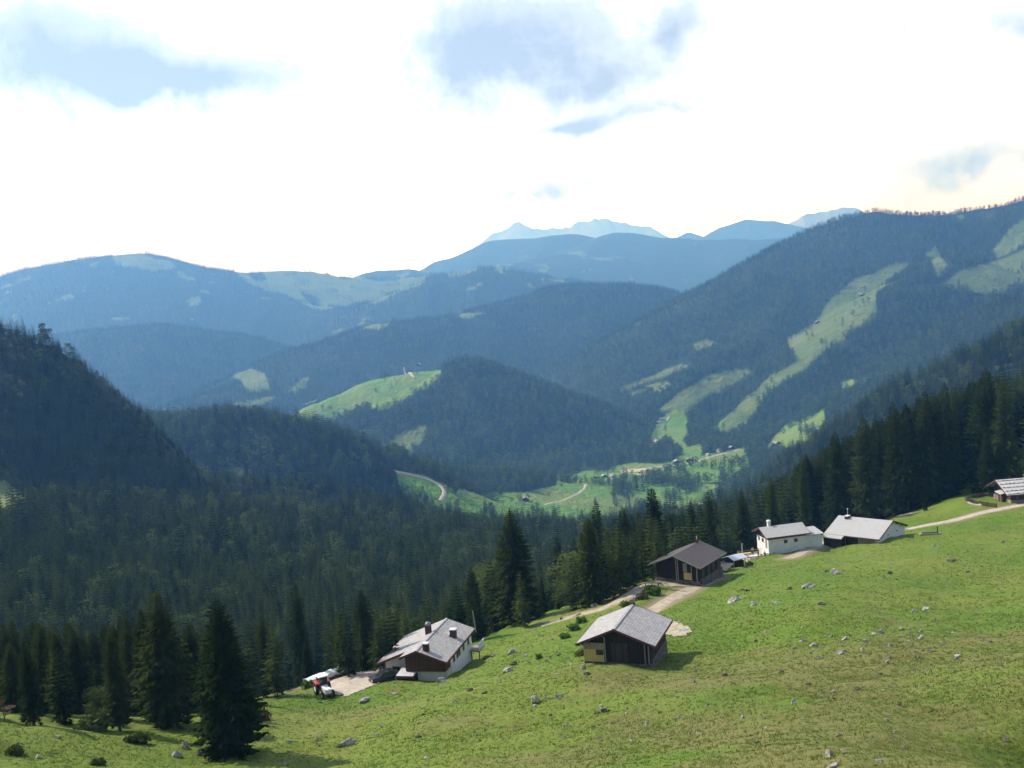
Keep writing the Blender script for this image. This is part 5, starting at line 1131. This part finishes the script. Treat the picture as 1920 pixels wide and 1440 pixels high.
for k, (x, y, lb) in enumerate([(-1.2, -2.0, 'pale wooden table at the far left of the terrace'), (1.3, -1.6, 'pale wooden table at the near left of the terrace'), (.4, 1.3, 'pale wooden table on the terrace close to the hut wall')]):
    t = empty('picnic_table', onT(x, y), -math.radians(79.8)+.2*k); tag(t, lb, 'table'); t.rotation_euler = (0, 0, -math.radians(79.8))
    MB().box(-.4, .4, -.9, .9, .70, .76).build('table_top', M_YLW if k == 0 else M_WHT, t)
    for yy_ in (-.7, .7): MB().box(-.3, .3, yy_-.04, yy_+.04, 0.002, .70).build('leg', M_GRW, t)
    for s in (-1, 1): MB().box(*sorted((s*.55, s*.8)), -.9, .9, .40, .45).box(*sorted((s*.4, s*.6)), -.72, -.66, .3, .40).build('bench', M_GRW, t)
for k, (x, y) in enumerate([(1.9, 2.6), (-.3, 2.6), (2.5, 1.6)]):
    o = empty('flower_tub', onT(x, y), 0); tag(o, ['red flower tub at the terrace corner nearest the door', 'red flower tub against the lit hut wall', 'red flower tub on the near terrace edge'][k], 'flower tub')
    MB().lathe((0, 0, 0), [(.2, 0.002), (.3, .4), (.27, .4), (.25, .36)], 10).build('tub', M_GRW, o)
    V, T = broad_crown(60+k, .7, .42, 8, 20, .08); V[:, 2] += .25; c = link(bpy.data.objects.new('flowers', mesh_data('flowers', V, T, foliage_mat('red_flowers', (.10, .02, .02), (.45, .05, .06)))), o)
g0 = at(1392, 1050); o = MB().tube((0, 0, -1), (.1, 0, 3.6), .09, .07).build('terrace_pole', M_WHT); o.location = g0; tag(o, 'thick pale pole at the left end of the terrace', 'pole')
# plank fence bending round the little garden
fp = np.array([(1866,932),(1846,930),(1822,934),(1809,938),(1813,941),(1826,944),(1838,947),(1856,950),(1871,952)], float); fh = hit(fp[:, 0], fp[:, 1])
FE = empty('plank_fence', fh[3]); tag(FE, 'curved brown plank fence enclosing the grass in front of the upper hut', 'fence')
seg = np.hypot(*np.diff(fh[:, :2], axis=0).T); cum = np.concatenate([[0], np.cumsum(seg)]); n_pl = int(cum[-1]/.17); pl = MB(); rlm = MB(); o3 = fh[3]; lastp = None
for k in range(n_pl):
    t = k*.17; x = np.interp(t, cum, fh[:, 0]); y = np.interp(t, cum, fh[:, 1]); z = float(height(np.array([x]), np.array([y]))[0]); h_ = 1.0+lg.uniform(-.1, .08)
    pl.box(x-o3[0]-.065, x-o3[0]+.065, y-o3[1]-.02, y-o3[1]+.02, z-o3[2]-.2, z-o3[2]+h_)
    if k % 12 == 0:
        if lastp is not None: rlm.tube(lastp, (x-o3[0], y-o3[1]+.06, z-o3[2]+.7), .04)
        lastp = (x-o3[0], y-o3[1]+.06, z-o3[2]+.7); MB().tube((x-o3[0], y-o3[1]+.1, z-o3[2]-.4), (x-o3[0], y-o3[1]+.1, z-o3[2]+1.1), .06).build('fence_post', M_DKW, FE)
pl.build('planks', plank_mat('fence_planks', (.10, .07, .045), (.20, .15, .10)), FE); rlm.build('rail', M_GRW, FE)
m = MB()
for k in range(26):
    t = k/25; x = np.interp(t, [0, 1], [fh[4, 0], fh[6, 0]]); y = np.interp(t, [0, 1], [fh[4, 1], fh[6, 1]])-.6; z = float(height(np.array([x]), np.array([y]))[0]); s = lg.uniform(.22, .38); m.lathe((x-fh[5, 0], y-fh[5, 1], z-fh[5, 2]-.15), [(s*.8, 0), (s, s*.5), (s*.8, s), (s*.3, s*1.3)], 7)
o = m.build('dry_stone_wall', M_ROCK); o.location = fh[5]; tag(o, 'low dry stone wall along the foot of the curved plank fence', 'stone wall')

# ------------------------------------------------------------------ people
M_SKN = simple_mat('skin', (.42, .26, .18), (.50, .32, .23), 3); M_HAIR = simple_mat('dark_hair', (.03, .02, .015), (.06, .04, .03), 8)
def person(loc, rz, label, top, legs, stride=.22, arm=.12):
    e = bpy.data.meshes.new('person')
    J = {'p': (0, 0, .95, .13, .11), 's1': (0, 0, 1.12, .12, .10), 's2': (0, .01, 1.32, .15, .11), 'n': (0, 0, 1.48, .055, .055), 'h0': (0, -.02, 1.58, .075, .085), 'h1': (0, -.02, 1.68, .08, .09), 'h2': (0, 0, 1.76, .05, .055),
         'la': (-.19, 0, 1.42, .055, .055), 'ra': (.19, 0, 1.42, .055, .055), 'le': (-.25, arm*.6, 1.14, .042, .042), 're': (.25, -arm*.3, 1.14, .042, .042), 'lw': (-.25, -arm*.4, .90, .03, .03), 'rw': (.26, -arm*1.6, .93, .03, .03), 'lh': (-.25, -arm*.6, .80, .035, .02), 'rh': (.26, -arm*2, .84, .035, .02),
         'lt': (-.10, 0, .86, .095, .095), 'rt': (.10, 0, .86, .095, .095), 'lk': (-.10, -stride*.5, .50, .062, .062), 'rk': (.10, stride*.2, .50, .062, .062), 'lf': (-.10, -stride*.7, .09, .042, .042), 'rf': (.10, stride, .09, .042, .042), 'lo': (-.11, -stride*.7-.17, .04, .04, .03), 'ro': (.11, stride-.17, .04, .04, .03)}
    ks = list(J); E = [('p','s1'),('s1','s2'),('s2','n'),('n','h0'),('h0','h1'),('h1','h2'),('s2','la'),('s2','ra'),('la','le'),('ra','re'),('le','lw'),('re','rw'),('lw','lh'),('rw','rh'),('p','lt'),('p','rt'),('lt','lk'),('rt','rk'),('lk','lf'),('rk','rf'),('lf','lo'),('rf','ro')]
    def skin(name, keys, grow, mat, parent, ends=()):
        me = bpy.data.meshes.new(name); kk = [k for k in ks if k in keys]; me.from_pydata([J[k][:3] for k in kk], [(kk.index(a), kk.index(b)) for a, b in E if a in kk and b in kk], [])
        o = link(bpy.data.objects.new(name, me), parent); md = o.modifiers.new('skin', 'SKIN'); 
        if not me.skin_vertices: 
            bm = bmesh.new(); bm.from_mesh(me); bm.verts.layers.skin.verify(); bm.to_mesh(me); bm.free()
        for i, k in enumerate(kk): me.skin_vertices[0].data[i].radius = (J[k][3]*grow, J[k][4]*grow); me.skin_vertices[0].data[i].use_root = (i == 0)
        o.modifiers.new('smooth', 'SUBSURF').levels = 1; o.modifiers['smooth'].render_levels = 1; me.materials.append(mat); return o
    b = skin('person', ks, 1.0, M_SKN, None); b.location = [float(v) for v in loc]; b.rotation_euler = (0, 0, rz); tag(b, label, 'person')
    skin('jacket', ('p', 's1', 's2', 'la', 'ra', 'le', 're', 'lw', 'rw'), 1.14, top, b); skin('trousers', ('p', 'lt', 'rt', 'lk', 'rk', 'lf', 'rf'), 1.13, legs, b)
    MB().lathe((0, .012, 1.66), [(.085, 0), (.098, .05), (.085, .11), (.04, .15)], 12).build('hair', M_HAIR, b, True)
    for s in (-1, 1): MB().box(s*.11-.05, s*.11+.05, (-stride*.7 if s < 0 else stride)-.22, (-stride*.7 if s < 0 else stride)+.05, -.01, .10).build('shoe', M_BLK, b)
    MB().box(-.035, -.022, -.118, -.10, 1.655, 1.668).box(.022, .035, -.118, -.10, 1.655, 1.668).box(-.02, .02, -.118, -.10, 1.59, 1.597).build('face', M_HAIR, b)
    return b
M_JB = simple_mat('blue_jacket', (.03, .05, .12), (.05, .08, .18), 3); M_JW = simple_mat('pale_shirt', (.55, .58, .62), (.66, .68, .72), 3); M_TD = simple_mat('dark_trousers', (.02, .02, .028), (.04, .04, .05), 3); M_TB = simple_mat('blue_jeans', (.05, .08, .16), (.08, .12, .22), 3); M_JR = simple_mat('red_shirt', (.35, .03, .03), (.45, .05, .05), 3)
p1 = person(at(1667, 969.5), 1.9, 'walker in dark jacket leading on the path behind the white barn', M_JB, M_TD); p2 = person(at(1680, 967.5), 1.9, 'walker in pale shirt following behind on the path above the white barn', M_JW, M_TB)
b = MB().box(-.17, .17, .11, .30, 1.0, 1.42).build('rucksack', M_RED, p1)
person(onT(2.3, .5), 2.4, 'guest in dark clothes standing at the near terrace railing', M_JB, M_TD, .04); person(onT(-.2, .1), .4, 'guest in red shirt standing between the terrace tables', M_JR, M_TD, .04); person(onT(-1.9, -.4), 3.0, 'guest in pale shirt at the far side of the terrace', M_JW, M_TB, .04)

# ------------------------------------------------------------------ valley: houses, roads
MV = [simple_mat('village_plaster', (.62, .61, .58), (.75, .74, .70), .5), M_DKW, M_CRM]
VH = [(834,914,8,6,0,'small house at the bend of the field road'),(986,936,14,9,1,'dark farmhouse on the near valley field left of the road'),(1118,895,8,6,1,'small barn left of the farm group in the valley'),(1133,893,11,7,1,'dark barn of the farm group in the valley'),(1149,894,15,10,0,'large pale house of the farm group in the valley'),
 (1192,861,9,7,0,'white house among trees above the parking place'),(1221,835,7,9,0,'tall white house half hidden in trees'),(1231,829,14,7,2,'pale house above the tall white one'),(1241,787,12,7,2,'house alone on the green slope'),(1230,893,17,8,1,'farmhouse by the straight valley road'),
 (1255,873,9,6,2,'little house at the left of the village row'),(1269,866,14,8,1,'dark house in the middle of the village row'),(1294,863,17,8,1,'long house at the right of the village row'),(1328,853,8,6,0,'little white house on the upper field edge'),(1350,845,12,7,0,'white house in the middle of the upper field edge'),(1372,840,13,7,1,'dark house at the top of the upper field edge'),
 (1456,832,16,8,1,'barn below the bright green field on the right slope'),(1240,734,9,5,2,'house among pale clearings on the far slope'),(1617,553,10,5,1,'dark alpine hut high on the ski meadow'),(1612,549,6,4,0,'white alpine hut high on the ski meadow'),(1533,604,9,4,1,'dark hut in the middle of the ski meadow'),(1551,562,6,4,1,'tiny hut at the left edge of the ski meadow'),
 (582,754,5,4,0,'tiny white chapel on the bright hill field'),(785,684,9,4,1,'hut on top of the bright hill field'),(1394,923,13,10,0,'white house peeping out between the spruces'),(1316,948,16,10,1,'brown roofed house between the spruces below the fields'),(1392,944,12,8,0,'lower white house between the spruces')]
vp = hit([v[0] for v in VH], [v[1]+v[4-1]*.3 for v in VH], False)
for i, (q, g_) in enumerate(zip(VH, vp)):
    sc = g_[1]/F; wd = q[2]*sc*.8; hh = max(q[3]*sc*.62, 3.2); dp = wd*.8; e = empty('valley_house', g_, random.choice((-.5, .2, .5, -.2))); tag(e, q[5], 'house')
    x0, x1, y0, y1 = -wd/2, wd/2, -dp/2, dp/2; e0 = hh*.95
    MB().prism([(x0, -4), (x1, -4), (x1, e0), (0, e0+wd*.19), (x0, e0)], y0, y1).build('wall', MV[q[4]], e)
    zt = e0+wd*.215; MB().slab((0, y0-1, zt), (0, y1+1, zt), (x0-1, y1+1, e0-.4), (x0-1, y0-1, e0-.4), .3).slab((0, y0-1, zt), (x1+1, y0-1, e0-.4), (x1+1, y1+1, e0-.4), (0, y1+1, zt), .3).build('roof', M_SHG if i % 2 else simple_mat('tile_roof', (.20, .16, .15), (.34, .30, .29), 1), e)
    for k in range(3): MB().box(x0+wd*(.2+.25*k), x0+wd*(.32+.25*k), y0-.06, y0-.01, hh*.35, hh*.7).build('window', M_GLS, e)
def road(name, pts, hw, lift=.8, mat=M_GRV):
    a = np.array(pts, float); h_ = hit(a[:, 0], a[:, 1], False); return ribbon(name, h_, hw, mat, 9, 5, lift, .1)
road('road', [(741,885),(760,888),(790,895),(815,903),(830,913),(836,923),(832,932),(826,940)], 3.0, 1.2)
road('road', [(1020,947),(1045,942),(1065,935),(1085,926),(1096,917),(1100,908)], 2.4)
road('road', [(1166,886),(1180,888),(1205,890),(1228,893),(1262,894)], 3.0)
road('road', [(1205,880),(1230,876),(1262,873),(1290,868),(1310,864),(1335,856),(1385,843)], 3.4)
road('road', [(757,689),(759,696),(766,701),(774,702),(777,708)], 3.5, 1.5)
road('road', [(565,759),(582,756),(596,748)], 3.0, 1.5)
road('road', [(1225,790),(1240,791),(1252,788),(1254,782)], 3.0, 1.5)
o2 = hit([1163,1178,1200,1212,1196,1175], [884,876,876,881,886,889], False)
ribbon('parking_place', (o2[[0, 1, 2, 3]]+o2[[0, 5, 4, 3]])/2, 16, M_GRV, 8, 7, .8, .15)
